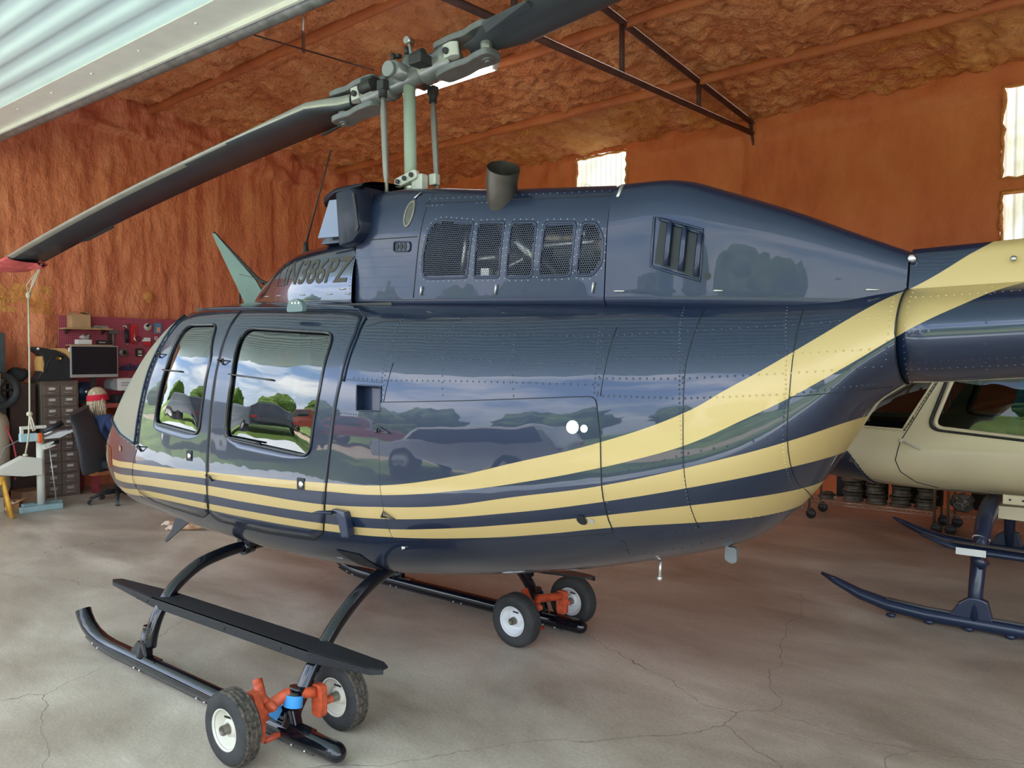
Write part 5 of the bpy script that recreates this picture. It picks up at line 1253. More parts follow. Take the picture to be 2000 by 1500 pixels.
bm = BM(); box(bm, (.05, .10, .72), (.05, .12, .06), .008, rotm(.3, 0, 0)); obj('clamp_head', bm, M_CREAM, t)
bm = BM(); tube(bm, [(.05, .11, .68), (.05, .17, .06)], .007, 8); obj('thin_rod', bm, M_ALU, t)
bm = BM(); tube(bm, [(.08, .24, .93), (.09, .33, .86), (.09, .345, .72), (.09, .34, .66)], .006, 8); obj('cable', bm, M_BLACK, t)
bm = BM(); tube(bm, [(-.02, -.16, .80), (-.05, -.30, .72), (-.06, -.38, .50), (-.05, -.36, .25), (-.05, -.2, .10)], .007, 8); obj('grey_lead', bm, mat('grey_cable', (.16, .16, .16), .6), t)
# pegboard with hanging tools
t = hthing('pegboard', 'long maroon pegboard fixed to the orange wall above the workbench', 'pegboard', -10.74, 5.0)
def pegmat():
    m = mat('maroon_perforated', (.32, .05, .075), .7); n = m.node_tree.nodes; l = m.node_tree.links; b = n['Principled BSDF']
    co = n.new('ShaderNodeTexCoord'); sp = n.new('ShaderNodeSeparateXYZ'); l.new(co.outputs['Object'], sp.inputs[0]); q = []
    for a in ('Y', 'Z'):
        d = n.new('ShaderNodeMath'); d.operation = 'DIVIDE'; d.inputs[1].default_value = .0254; l.new(sp.outputs[a], d.inputs[0])
        f = n.new('ShaderNodeMath'); f.operation = 'FRACT'; l.new(d.outputs[0], f.inputs[0])
        s = n.new('ShaderNodeMath'); s.operation = 'SUBTRACT'; s.inputs[1].default_value = .5; l.new(f.outputs[0], s.inputs[0])
        p = n.new('ShaderNodeMath'); p.operation = 'POWER'; p.inputs[1].default_value = 2; l.new(s.outputs[0], p.inputs[0]); q.append(p)
    a = n.new('ShaderNodeMath'); l.new(q[0].outputs[0], a.inputs[0]); l.new(q[1].outputs[0], a.inputs[1])
    c = n.new('ShaderNodeMath'); c.operation = 'LESS_THAN'; c.inputs[1].default_value = .05; l.new(a.outputs[0], c.inputs[0])
    x = n.new('ShaderNodeMixRGB'); l.new(c.outputs[0], x.inputs[0]); x.inputs[1].default_value = (.42, .08, .115, 1); x.inputs[2].default_value = (.07, .012, .02, 1); l.new(x.outputs[0], b.inputs['Base Color']); return m
bm = BM(); box(bm, (0, .2, 1.70), (.02, 2.78, 1.10)); obj('perforated_panel', bm, pegmat(), t)
bm = BM(); box(bm, (-.03, -1.15, 1.70), (.04, .05, 1.10)); obj('batten', bm, M_WOOD, t)
def hang(name, label, cat, y, z, parts):
    t = hthing(name, label, cat, -10.725, y, z)
    for pn, fn, m in parts: bm = BM(); fn(bm); obj(pn, bm, m, t)
    return t
t = hthing('wall_shelf', 'thin wooden shelf on the pegboard above the monitor', 'shelf', -10.62, 4.10, 2.08)
bm = BM(); box(bm, (0, 0, 0), (.20, .58, .02), .003); obj('board', bm, M_WOOD, t)
for y in (-.22, .22): bm = BM(); prism(bm, [(-.09, -.012), (.06, -.012), (-.09, -.07)], y-.006, y+.006); obj('bracket', bm, M_DARKM, t)
t = hthing('cardboard_box', 'open brown cardboard box on the wooden wall shelf', 'box', -10.60, 4.00, 2.091)
bm = BM(); box(bm, (0, 0, .085), (.17, .22, .17)); obj('carton', bm, M_CARD, t)
for (c, s, r) in (((0, -.08, .185), (.17, .10, .004), .5), ((0, .09, .182), (.17, .10, .004), -.45)):
    bm = BM(); box(bm, c, s, 0, rotm(r, 0, 0)); obj('flap', bm, M_CARD, t)
bm = BM()
for k in range(3): box(bm, (-.02+.01*k, 0, .006+k*.012), (.12, .22-.03*k, .009), 0, rotm(0, 0, .15*k-.1))
tag(hplace(obj('paper_stack', bm, mat('grey_paper', (.36, .32, .28), .8)), 0, 0), 'few grey papers lying on the wall shelf beside the cardboard box', 'papers')
D.objects['paper_stack'].location = h2w(-10.6, 4.25, 2.091)
def cylx(bm, y, z, r, d=.02, x=.01): lathe(bm, [(0, 0), (r, 0), (r, d), (0, d)], 24, rotm(0, PI/2, 0), c=(x, y, z))
hang('paint_brush', 'grey bristle brush hanging on the pegboard just above the monitor', 'brush', 4.46, 1.98, [('bristles', lambda b: box(b, (.03, 0, .07), (.05, .13, .05), .008), mat('grey_bristle', (.14, .13, .13), .9)), ('handle', lambda b: tube(b, [(.03, .0, .05), (.03, 0, -.11)], .016, 8), mat('dull_wood_handle', (.20, .16, .14), .7)), ('clamp', lambda b: box(b, (.03, -.05, -.02), (.03, .03, .16), .004), M_DARKM)])
hang('grease_gun', 'black grease gun with steel nozzle hung on the pegboard', 'grease gun', 4.63, 2.05, [('barrel', lambda b: tube(b, [(.04, 0, .03), (.04, .005, -.14)], .026, 14), M_BLK), ('head', lambda b: (tube(b, [(.04, 0, .03), (.04, 0, .12)], .012, 10), tube(b, [(.04, -.05, .08), (.04, .05, .10)], .009, 8)), M_STEEL), ('end_ring', lambda b: ico(b, (.045, 0, -.155), .011, 1), M_ALU)])
t = hang('tool_holder', 'red plastic holder with a steel wrench on the pegboard', 'tool holder', 4.74, 2.03, [('backing', lambda b: prism(b, roundpoly([(-.045, -.13), (.04, -.13), (.045, .13), (-.045, .13)], .02, 3), .0, .02, 'yz'), mat('bright_red_plastic', (.60, .03, .04), .4))])
bm = BM(); tube(bm, [(.03, .01, .09), (.035, 0, -.05), (.035, -.02, -.13)], [.006, .007, .008], 8); tube(bm, [(.035, 0, -.05), (.035, .03, -.13)], .006, 8); obj('wrench', bm, M_CHROME, t)
t = hang('grinding_disc', 'round grey disc on the pegboard above the red and white bottle', 'disc', 4.93, 2.135, [('disc', lambda b: cylx(b, 0, 0, .052), mat('pale_grey_disc', (.52, .48, .42), .6)), ('dark_wedge', lambda b: prism(b, [(0, 0), (.03, .035), (.01, .048), (-.04, .02), (-.015, -.005)], .030, .032, 'yz'), M_BLACK)])
hang('hanging_packet', 'blue hanging packet with an orange label at the top of the pegboard', 'packet', 5.07, 2.12, [('card', lambda b: prism(b, roundpoly([(-.05, -.075), (.05, -.065), (.05, .07), (-.05, .07)], .008, 2), 0, .015, 'yz'), mat('blue_card', (.10, .24, .42), .5)), ('label', lambda b: box(b, (.018, .005, -.02), (.004, .045, .065)), mat('orange_label', (.75, .35, .16), .6))])
hang('squeeze_bottle', 'red and white square container hung low on the pegboard', 'container', 4.91, 1.935, [('white_top', lambda b: box(b, (.03, 0, .025), (.05, .08, .055), .008), M_WHITE), ('red_base', lambda b: box(b, (.03, 0, -.03), (.052, .082, .05), .006), mat('bright_red_plastic', (.60, .03, .04)))])
hang('coiled_cord', 'small black coiled cord hung between the red holder and the container', 'cord', 4.83, 1.97, [('coil', lambda b: tube(b, [(.02, -.03+.025*math.cos(a), .0+.03*math.sin(a)) for a in np.linspace(0, 6.2, 14)], .006, 6, closed=False), M_BLACK), ('plug', lambda b: ico(b, (.02, .03, -.025), .016, 1), M_WHITE)])
hang('plastic_ring', 'pale plastic ring hanging under the blue packet', 'ring', 5.04, 1.985, [('ring', lambda b: tube(b, [(.02, .018*math.cos(a), .02*math.sin(a)-.005) for a in np.linspace(0, 2*PI, 15)[:-1]], .006, 6, closed=True), M_WHITE)])
hang('hook_tool', 'dark hook tool on the pegboard right of the grease gun', 'hook', 5.16, 1.93, [('hook', lambda b: tube(b, [(.02, 0, .06), (.02, 0, 0), (.02, .02, -.04), (.02, .035, -.01)], .006, 6), M_DARKM)])
hang('chuck_case', 'small grey tool case hung on the pegboard right of the monitor', 'case', 4.80, 1.78, [('case', lambda b: box(b, (.03, 0, 0), (.05, .085, .11), .008), M_DARKM), ('window', lambda b: box(b, (.057, 0, .01), (.004, .05, .045)), M_ALU), ('tag', lambda b: box(b, (.057, 0, -.038), (.004, .05, .018)), M_WHITE)])
hang('sanding_disc', 'half-hidden grey disc on the pegboard at the monitor\'s right edge', 'disc', 4.60, 1.78, [('disc', lambda b: cylx(b, 0, 0, .055), M_GREYM), ('label', lambda b: cylx(b, 0, 0, .03, .022), M_DARKM)])
hang('green_pouch', 'dark green pouch hanging on the pegboard below the small tool case', 'pouch', 5.02, 1.70, [('pouch', lambda b: prism(b, roundpoly([(-.05, -.05), (.05, -.04), (.04, .05), (-.04, .05)], .02, 3), .0, .04, 'yz'), mat('dark_green_cloth', (.05, .08, .05), .8))])
t = hthing('tool_rail', 'row of blue and dark sockets on a rail low on the pegboard', 'tool rail', -10.70, 4.72, 1.56)
bm = BM(); box(bm, (0, 0, 0), (.04, .36, .03), .004); obj('rail', bm, mat('navy_plastic', (.03, .05, .14), .5), t)
for k in range(7): bm = BM(); cyl(bm, (.01, -.15+k*.05, .01), (.01, -.15+k*.05, .045+.012*(k % 3)), .014, 10); obj('socket', bm, M_CHROME if k > 4 else mat('navy_plastic', (.03, .05, .14)), t)
# workbench with maroon panel
t = hthing('workbench', 'maroon fronted workbench with an orange bottom rail behind the office chair', 'workbench', -10.45, 4.95)
bm = BM(); box(bm, (0, 0, 1.10), (.60, 2.0, .05), .005); obj('bench_top', bm, mat('faded_red_board', (.42, .10, .08), .6, var=.2), t)
bm = BM(); box(bm, (.22, 0, .62), (.02, 2.0, .72)); obj('front_panel', bm, mat('deep_red_panel', (.23, .03, .04), .6, var=.2), t)
bm = BM(); box(bm, (.24, 0, .27), (.06, 2.0, .09), .006); obj('bottom_rail', bm, mat('orange_brown_wood', (.42, .15, .05), .6, var=.2), t)
for y in (-.93, .93):
    for x in (-.24, .22): bm = BM(); box(bm, (x, y, .54), (.07, .07, 1.07)); obj('leg', bm, mat('deep_red_panel', (.23, .03, .04)), t)
bm = BM(); box(bm, (.235, -.75, .64), (.01, .22, .34)); obj('grey_panel', bm, mat('slate_panel', (.085, .11, .12)), t)
bm = BM(); box(bm, (-.02, .35, 1.27), (.32, 1.3, .022), .002); sh = obj('riser_shelf', bm, M_WOOD, t)
for y in (-.28, .98): bm = BM(); box(bm, (-.02, y, 1.19), (.30, .03, .14)); obj('riser_side', bm, M_WOOD, t)
t = hthing('laser_printer', 'white and grey box printer on the wooden riser shelf', 'printer', -10.42, 4.42+.02, 1.282)
bm = BM(); prism(bm, roundpoly([(-.10, 0), (.16, 0), (.16, .13), (.13, .16), (-.10, .16)], .02, 4), -.12, .12, 'yz', bev=.006); obj('body', bm, M_WHITE, t)
bm = BM(); prism(bm, roundpoly([(-.17, .02), (-.10, 0), (-.10, .16), (-.15, .15), (-.18, .09)], .02, 4), -.11, .11, 'yz'); obj('grey_side', bm, mat('mid_grey_plastic', (.28, .30, .31), .5), t)
for z in (.07, .10): bm = BM(); box(bm, (.121, .03, z), (.004, .17, .007)); obj('slot', bm, M_BLACK, t)
t = hthing('black_device', 'low black device under the riser shelf beside the person\'s head', 'device', -10.38, 4.45, 1.126)
bm = BM(); box(bm, (0, 0, .05), (.26, .30, .10), .012); obj('body', bm, M_BLK, t)
bm = BM(); box(bm, (.131, .03, .075), (.003, .05, .008)); obj('badge', bm, M_ALU, t)
t = hthing('bench_grinder_wheel', 'dark blue round wheel unit below the monitor', 'wheel', -10.45, 4.00, 1.275)
bm = BM(); cylx(bm, 0, 0, .13, .05, -.02); obj('wheel', bm, mat('dark_blue_metal', (.03, .05, .10), .4, .4), t)
bm = BM(); cylx(bm, .02, 0, .035, .06, -.02); obj('hub', bm, M_STEEL, t)
bm = BM(); box(bm, (0, 0, -.12), (.10, .20, .05)); obj('foot', bm, M_DARKM, t)
# monitor
t = hthing('computer_monitor', 'flat computer monitor with a dark blank screen in front of the maroon pegboard', 'monitor', -10.22, 4.03, 1.126)
bm = BM(); box(bm, (0, 0, .535), (.035, .56, .395), .006); obj('bezel', bm, mat('silver_grey_bezel', (.33, .32, .30), .4), t)
bm = BM(); box(bm, (.0185, 0, .548), (.003, .535, .345)); obj('screen', bm, mat('dark_screen', (.012, .014, .02), .25), t)
bm = BM(); box(bm, (-.05, 0, .25), (.03, .06, .45)); box(bm, (-.05, 0, .01), (.18, .24, .02), .004); obj('monitor_stand', bm, M_DARKM, t)
bm = BM(); box(bm, (.005, -.29, .68), (.02, .018, .05), .003); obj('white_tag', bm, M_WHITE, t)
t = hthing('tissue_box', 'small white box with clear wrap on a ledge above the monitor', 'box', -10.55, 4.03, 1.88)
bm = BM(); box(bm, (0, 0, .03), (.10, .17, .06), .003); obj('carton', bm, M_WHITE, t)
bm = BM(); ico(bm, (0, .02, .09), .05, 2, (.7, 1.3, .7))
for v in bm.verts: v.co += Vector((nz(v.co.y*30, v.co.z*30, 1), nz(v.co.x*30, v.co.z*30, 4), nz(v.co.x*30, v.co.y*30, 6)))*.04
obj('clear_wrap', bm, mat('cloudy_wrap', (.45, .38, .36), .4), t)
bm = BM(); box(bm, (-10.58, 4.12, 1.868), (.22, .50, .018)); on('ledge', bm, M_WOOD); tag(D.objects['ledge'], 'narrow wooden ledge on the pegboard just behind the top of the monitor', 'shelf')
t = hthing('black_case', 'small black case with a silver clip on the ledge above the monitor', 'case', -10.55, 4.27, 1.877)
bm = BM(); box(bm, (0, 0, .03), (.10, .14, .06), .01); obj('case', bm, M_BLK, t); bm = BM(); box(bm, (.052, -.03, .03), (.01, .08, .014), .002); obj('clip', bm, M_ALU, t)
# ---------------------------------------------------------------- office chair
t = hthing('office_chair', 'black high-backed office chair with the seated person, seen from behind', 'office chair', -9.42, 3.95, 0, .35)
bm = BM(); P = [(-.02, -.30, .40), (-.01, -.315, .50), (.0, -.33, .65), (-.01, -.37, .82), (-.03, -.42, .97), (-.03, -.47, 1.07), (-.02, -.49, 1.12)]
tube(bm, smooth_pts(P), [.5*(.28+.10*math.sin(PI*min(1, k/24*1.15+.1))) for k in range(25)], 20, flat=(1, .26)); obj('backrest', bm, mat('black_leatherette', (.035, .038, .045), .38, coat=.2, bump=.2), t)
bm = BM(); box(bm, (0, 0, .47), (.50, .50, .09), .035); obj('seat', bm, mat('black_leatherette', (.020, .022, .026)), t)
bm = BM(); cyl(bm, (0, 0, .12), (0, 0, .43), .028, 14); obj('gas_column', bm, M_DARKM, t)
bm = BM(); tube(bm, [(0, -.05, .42), (0, -.24, .40), (0, -.31, .50)], .02, 8); obj('back_bracket', bm, M_DARKM, t)
for k in range(5):
    a = k*2*PI/5+.5; e = Vector((.30*math.cos(a), .30*math.sin(a), .075))
    bm = BM(); tube(bm, [(0, 0, .13), (e.x*.6, e.y*.6, .12), tuple(e)], [.028, .022, .016], 8); l = obj('base_leg', bm, M_BLACK, t)
    bm = BM(); lathe(bm, [(0, -.026), (.026, -.026), (.03, -.01), (.03, .01), (.026, .026), (0, .026)], 16, rotm(PI/2, 0, a), c=(e.x, e.y, .031)); cyl(bm, e, (e.x, e.y, .05), .010, 8); obj('caster', bm, mat('dark_grey_caster', (.06, .06, .06), .5), l)
for s in (-1, 1): bm = BM(); tube(bm, [(s*.27, -.10, .47), (s*.30, -.10, .66), (s*.30, .12, .67), (s*.27, .12, .50)], .017, 8); obj('armrest', bm, M_BLACK, t)
# seated person, seen from behind, built as skinned skeletons (one continuous body)
def skinmesh(name, nodes, edges, m, parent, sub=2):
    bm = BM(); vs = [bm.verts.new(p) for p, r in nodes]
    for a, b in edges: bm.edges.new((vs[a], vs[b]))
    o = obj(name, bm, m, parent); sk = o.modifiers.new('skin', 'SKIN')
    L_ = o.data.skin_vertices
    if not L_:
        bb = bmesh.new(); bb.from_mesh(o.data); bb.verts.layers.skin.verify(); bb.to_mesh(o.data); bb.free(); L_ = o.data.skin_vertices
    for i, (p, r) in enumerate(nodes): L_[0].data[i].radius = (r, r) if isinstance(r, (int, float)) else r
    L_[0].data[0].use_root = True
    for i in range(1, len(nodes)): L_[0].data[i].use_root = False
    sb = o.modifiers.new('sub', 'SUBSURF'); sb.levels = sub; sb.render_levels = sub
    for p in o.data.polygons: p.use_smooth = True
    sk.use_smooth_shade = True
    return o
M_SKIN = mat('skin', (.52, .27, .18), .5)
pn = hthing('person', 'seated person seen from behind with grey-blond hair, red bandana and dark blue shirt', 'person', -9.52, 3.88, 0, .35)
BN = [((0, -.08, .60), .13), ((0, -.10, .78), .125), ((0, -.13, .95), .14), ((0, -.14, 1.03), .075), ((0, -.13, 1.10), .052), ((0, -.11, 1.17), .078), ((0, -.10, 1.25), .088), ((0, -.11, 1.31), .055),
      ((.17, -.13, 1.0), .058), ((.23, -.06, .80), .045), ((.19, .17, .74), .036), ((.17, .25, .75), .022),
      ((-.17, -.13, 1.0), .058), ((-.23, -.06, .80), .045), ((-.19, .17, .74), .036), ((-.17, .25, .75), .022),
      ((.10, .05, .58), .085), ((.12, .36, .56), .062), ((.12, .38, .30), .052), ((.12, .36, .09), .036), ((.12, .47, .045), .036),
      ((-.10, .05, .58), .085), ((-.12, .36, .56), .062), ((-.12, .38, .30), .052), ((-.12, .36, .09), .036), ((-.12, .47, .045), .036)]
BE = [(0, 1), (1, 2), (2, 3), (3, 4), (4, 5), (5, 6), (6, 7), (2, 8), (8, 9), (9, 10), (10, 11), (2, 12), (12, 13), (13, 14), (14, 15), (0, 16), (16, 17), (17, 18), (18, 19), (19, 20), (0, 21), (21, 22), (22, 23), (23, 24), (24, 25)]
bd_ = skinmesh('body', BN, BE, M_SKIN, pn)
M_SHIRT = mat('dark_blue_shirt', (.03, .05, .13), .85, bump=.3)
skinmesh('shirt', [(p, r+.016) for p, r in [BN[i] for i in (0, 1, 2, 3, 8, 9, 12, 13)]], [(0, 1), (1, 2), (2, 3), (2, 4), (4, 5), (2, 6), (6, 7)], M_SHIRT, pn)
skinmesh('trousers', [(p, r+.014) for p, r in [BN[i] for i in (0, 16, 17, 18, 19, 21, 22, 23, 24)]], [(0, 1), (1, 2), (2, 3), (3, 4), (0, 5), (5, 6), (6, 7), (7, 8)], mat('blue_jeans', (.05, .08, .14), .85), pn)
for s in (-1, 1): bm = BM(); ico(bm, (s*.12, .43, .05), .055, 2, (.8, 1.9, .8)); obj('shoe', bm, M_BLACK, pn)
for s in (-1, 1):
    bm = BM()
    for k, (dx, l) in enumerate(((-.024, .060), (-.008, .070), (.008, .067), (.023, .055))): tube(bm, [(s*.17+dx, .255, .75), (s*.17+dx*1.1, .255+l*.6, .752), (s*.17+dx*1.1, .255+l, .735)], [.009, .0085, .006], 8)
    tube(bm, [(s*.17-s*.03, .225, .75), (s*.17-s*.055, .25, .75), (s*.17-s*.06, .28, .745)], [.010, .009, .007], 8); obj('fingers', bm, M_SKIN, bd_)
bm = BM(); ico(bm, (0, -.008, 1.225), .018, 2, (.7, 1.1, 1.2)); obj('nose', bm, M_SKIN, bd_)
for s in (-1, 1): bm = BM(); ico(bm, (s*.032, -.028, 1.245), .010, 2); obj('eye', bm, M_WHITE, bd_)
bm = BM(); ico(bm, (0, -.016, 1.19), .02, 2, (1.2, .4, .3)); obj('mouth', bm, mat('lips', (.45, .15, .12), .5), bd_)
# hair as many locks
bm = BM(); ico(bm, (0, -.12, 1.265), .102, 3, (.98, 1.05, 1.02))
for v in bm.verts: v.co += Vector((nz(v.co.x*30, v.co.z*6, 1), nz(v.co.x*30, v.co.z*6, 4), 0))*.010
geo = [v for v in bm.verts if v.co.y > -.06 and v.co.z < 1.29]; bmesh.ops.delete(bm, geom=geo, context='VERTS')
rs = random.Random(3)
for k in range(120):
    a = PI+rs.uniform(-.25, PI+.25); r = rs.uniform(.075, .10); x0, y0 = r*math.cos(a), -.12+r*math.sin(a); z0 = rs.uniform(1.20, 1.28); l = rs.uniform(.12, .22)
    tube(bm, [(x0, y0, z0), (x0*1.12+rs.uniform(-.01, .01), y0-.012, z0-l*.5), (x0*1.15+rs.uniform(-.03, .03), y0-.015+rs.uniform(-.02, .02), z0-l)], [.010, .010, .003], 5)
obj('hair', bm, mat('grey_blond_hair', (.46, .36, .25), .6, var=.35, vscale=40), pn)
bm = BM(); R = []
for z, k in ((1.205, 1.06), (1.225, 1.085), (1.25, 1.09), (1.272, 1.06)):
    R.append([bm.verts.new((.106*k*math.cos(a), -.12+.110*k*math.sin(a), z+.012*math.cos(a))) for a in np.linspace(0, 2*PI, 33)[:-1]])
for A_, B_ in zip(R, R[1:]):
    for k in range(32): bm.faces.new((A_[k], A_[(k+1) % 32], B_[(k+1) % 32], B_[k])).smooth = True
obj('bandana', bm, mat('red_bandana', (.55, .012, .035), .8, var=.25, vscale=90), pn)
# ---------------------------------------------------------------- dog lying behind the helicopter nose (only its front paws show)
dg = hthing('dog', 'tan dog lying on the floor behind the helicopter nose with pale front paws showing', 'dog', -7.09, 4.04, 0, -2.44)
DN = [((-.38, 0, .13), .12), ((-.15, 0, .145), .125), ((.08, 0, .15), .12), ((.22, .0, .19), .075), ((.34, .02, .245), .062), ((.43, .03, .235), .04), ((.49, .03, .22), .028),
      ((.14, .09, .09), .05), ((.26, .11, .045), .034), ((.42, .10, .034), .028), ((.53, .10, .03), .030),
      ((.14, -.09, .09), .05), ((.26, -.11, .045), .034), ((.46, -.10, .034), .028), ((.66, -.10, .03), .030),
      ((-.36, .12, .10), .07), ((-.20, .19, .06), .04), ((-.32, .21, .035), .028), ((-.20, .23, .028), .026),
      ((-.36, -.12, .10), .07), ((-.20, -.19, .06), .04), ((-.32, -.21, .035), .028), ((-.20, -.23, .028), .026), ((-.52, 0, .10), .025), ((-.70, .06, .05), .012)]
DE = [(0, 1), (1, 2), (2, 3), (3, 4), (4, 5), (5, 6), (2, 7), (7, 8), (8, 9), (9, 10), (2, 11), (11, 12), (12, 13), (13, 14), (0, 15), (15, 16), (16, 17), (17, 18), (0, 19), (19, 20), (20, 21), (21, 22), (0, 23), (23, 24)]
db = skinmesh('body', DN, DE, mat('tan_fur', (.36, .17, .08), .85, var=.3, vscale=9, bump=.5, bscale=120, col2=(.62, .40, .25)), dg)
for (x, y) in ((.53, .10), (.66, -.10)):
    bm = BM(); ico(bm, (x-.01, y, .030), .036, 2, (1.5, .95, .8))
    for k in (-1, 0, 1): ico(bm, (x+.036, y+k*.02, .022), .015, 2, (1.2, .8, 1))
    obj('paw', bm, mat('pale_fur', (.62, .46, .34), .85, var=.15, vscale=30), db)
for s in (-1, 1): bm = BM(); prism(bm, [(.31, .27), (.36, .30), (.34, .19), (.30, .21)], .02+s*.055-.006, .02+s*.055+.006); obj('ear', bm, mat('tan_fur', (.36, .17, .08)), db)
bm = BM(); ico(bm, (.515, .03, .222), .013, 1); obj('nose', bm, M_BLACK, db)
# hanging yellow foam blob on the wall (misplaced spray)
bm = BM(); ico(bm, (-10.78, 4.98, 2.56), .075, 3, (.4, 1, 1.1))
for v in bm.verts: v.co += Vector((0, nz(v.co.y*12, v.co.z*12, 1), nz(v.co.y*12, v.co.z*12, 5)))*.03
on('trim_foam_blob', bm, F_YEL, kind='structure')
# ---------------------------------------------------------------- cream helicopter behind on the right (x aft of its nose; world X = x-2.2, Y centre 6.68)
CX, CY = -2.20, 6.68
CREAM = thing('parked_helicopter', 'cream helicopter parked behind under the navy tail boom, on dark blue skids', 'helicopter', (CX+2.6, CY, 0))
def cp(name, bm, m, parent=None, smooth=False, **k):
    o = obj(name, bm, m, parent or CREAM, smooth, **k); o.location = (0, 0, 0) if parent else (-2.6, 0, 0); return o
CB = Surf([(0, 1.0, .93, .96, .03, 2, 2), (.10, 1.10, .84, .97, .26, 2, 2), (.25, 1.22, .79, .99, .46, 2.2, 2.2), (.45, 1.38, .775, 1.02, .64, 2.4, 2.6), (.70, 1.56, .765, 1.06, .775, 2.6, 3), (1.0, 1.80, .758, 1.10, .865, 2.9, 3.4),
 (1.3, 2.0, .752, 1.14, .90, 3.0, 3.6), (1.8, 2.16, .75, 1.16, .905, 3.0, 3.6), (2.8, 2.2, .75, 1.18, .905, 3, 3.6), (3.6, 2.2, .78, 1.22, .86, 3, 3), (4.4, 2.15, .95, 1.35, .62, 2.6, 2.4), (5.2, 2.08, 1.35, 1.60, .36, 2.2, 2), (6.2, 2.05, 1.62, 1.80, .20, 2, 2), (9.5, 2.15, 1.85, 2.0, .13, 2, 2)])
M_CRM = mat('cream_aircraft_paint', (.60, .50, .33), .28, coat=.5, coatr=.08, var=.05, vscale=3)
M_CGL = glassmat('dark_window_acrylic', (.30, .36, .36), -.02)
CWIN = roundpoly([(1.34, 1.245), (1.47, 1.62), (2.28, 1.64), (2.26, 1.175)], .07, 6)
CWIN2 = roundpoly([(2.48, 1.175), (2.50, 1.64), (3.10, 1.64), (3.10, 1.2)], .07, 6)
CWe, CWe2 = inset(CWIN, -.036), inset(CWIN2, -.036)
def cws(x, z): return z > 1.215+.02*(1.1-x) and x < 1.15+(z-1.22)*.55 and x > .22
def cchin(x, z): return z < 1.04 and x < .74+.18*min(1, max(0, (1.04-z)/.25))**.75
def cskip(x, y, z):
    if cws(x, z): return True
    return abs(y) > .3 and (pip(CWe, x, z) or pip(CWe2, x, z))
xs = list(np.arange(0, 2.6, .0125))+list(np.arange(2.6, 9.5, .08))+[9.5]
body = cp('fuselage', loft(CB, xs, 300, lambda x, y, z: cskip(x, y, z) or cchin(x, z)), M_CRM, smooth=True)
def csub(keep, off):
    bm = loft(CB, xs[:209], 300, lambda x, y, z: not keep(x, y, z)); bm.normal_update()
    for v in bm.verts: v.co += v.normal*off
    return bm
cp('windshield', csub(lambda x, y, z: cws(x-.015, z), .002), M_CGL, smooth=True)
cp('nose_panel', csub(lambda x, y, z: cchin(x-.012, z) and not cws(x, z), .001), mat('dark_navy_nose', (.012, .02, .045), .3, coat=.4), smooth=True)
bm = BM()
E1 = [(1.15+(z-1.22)*.55, z) for z in np.linspace(1.22, 1.85, 14)]; tube(bm, online(CB, E1, -1, .003, .05), .016, 8, flat=(1, .5)); cp('windshield_post', bm, M_CRM)
for nm_, PL, mm_, rr_ in (('windshield_sill', [(x, 1.215+.02*(1.1-x)) for x in np.linspace(1.15, .72, 12)], M_CRM, .014), ('nose_panel_edge', [(.74+.18*min(1, max(0, (1.04-z)/.25))**.75, z) for z in np.linspace(1.04, .77, 14)], mat('dark_navy_nose', (.012, .02, .045)), .012)):
    bm = BM(); tube(bm, online(CB, PL, -1, .003, .05), rr_, 8, flat=(1, .5)); cp(nm_, bm, mm_)
for side in (-1, 1):
    for W_ in (CWIN, CWIN2):
        w = cp('window_pane', discpatch(CB, inset(W_, -.008), side, -.002, 0, 4), M_CGL)
        cp('inner_border', ringpatch(CB, inset(W_, -.010), inset(W_, -.048), side, .002, 2, .002), M_CRM, w)
        bm = BM(); tube(bm, online(CB, inset(W_, -.012), side, .004, .03, True)[:-1], .014, 8, closed=True); cp('inner_frame', bm, M_CRM, w)
        bm = BM(); tube(bm, online(CB, inset(W_, -.042), side, .003, .03, True)[:-1], .016, 8, closed=True, flat=(1, .7)); cp('black_gasket', bm, mat('black_rubber_gasket', (.012, .012, .013), .5), w)
DS = [(1.38, 1.60), (1.19, 1.24), (1.13, 1.13), (1.10, 1.0), (1.13, .92), (1.22, .85), (1.36, .81), (1.6, .80), (2.33, .795), (2.36, 1.0), (2.37, 1.64)]
bm = BM(); tube(bm, online(CB, DS, -1, .001, .03), .003, 6); cp('door_seam', bm, M_SEAM)
bm = BM(); tube(bm, online(CB, [(.75, .835), (1.2, .815), (2.4, .80), (3.4, .83)], -1, .001, .05), .003, 6); cp('lower_seam', bm, mat('grime', (.25, .21, .14), .8))
r_ = BM(); rivets(r_, CB, [(1.36, 1.60), (1.18, 1.25)], -1, .03, .003); rivets(r_, CB, [(1.15, 1.195), (.80, 1.20)], -1, .06); cp('rivets', r_, mat('grime', (.25, .21, .14)), kind='stuff')
bm = BM(); tube(bm, online(CB, roundpoly([(1.93, 1.135), (2.12, 1.128), (2.12, 1.085), (1.96, 1.09)], .02, 4), -1, .003, .02, True)[:-1], .004, 6, closed=True); dh = cp('door_handle', bm, M_SEAM)
bm = BM(); ico(bm, S3(CB, 1.955, 1.115, -1, .004), .022, 2, (1, .4, .8)); ico(bm, S3(CB, 2.03, 1.105, -1, .004), .012, 1); cp('handle_lever', bm, mat('dull_bronze', (.16, .13, .09), .5, .6), dh)
bm = BM(); tube(bm, [S3(CB, 1.15, 1.135, -1, .008), S3(CB, 1.26, 1.09, -1, .010)], [.010, .013], 8, flat=(1, .4)); ico(bm, S3(CB, 1.14, 1.138, -1, .006), .016, 2, (1, .4, 1)); cp('latch', bm, mat('pale_latch', (.55, .52, .45), .5))
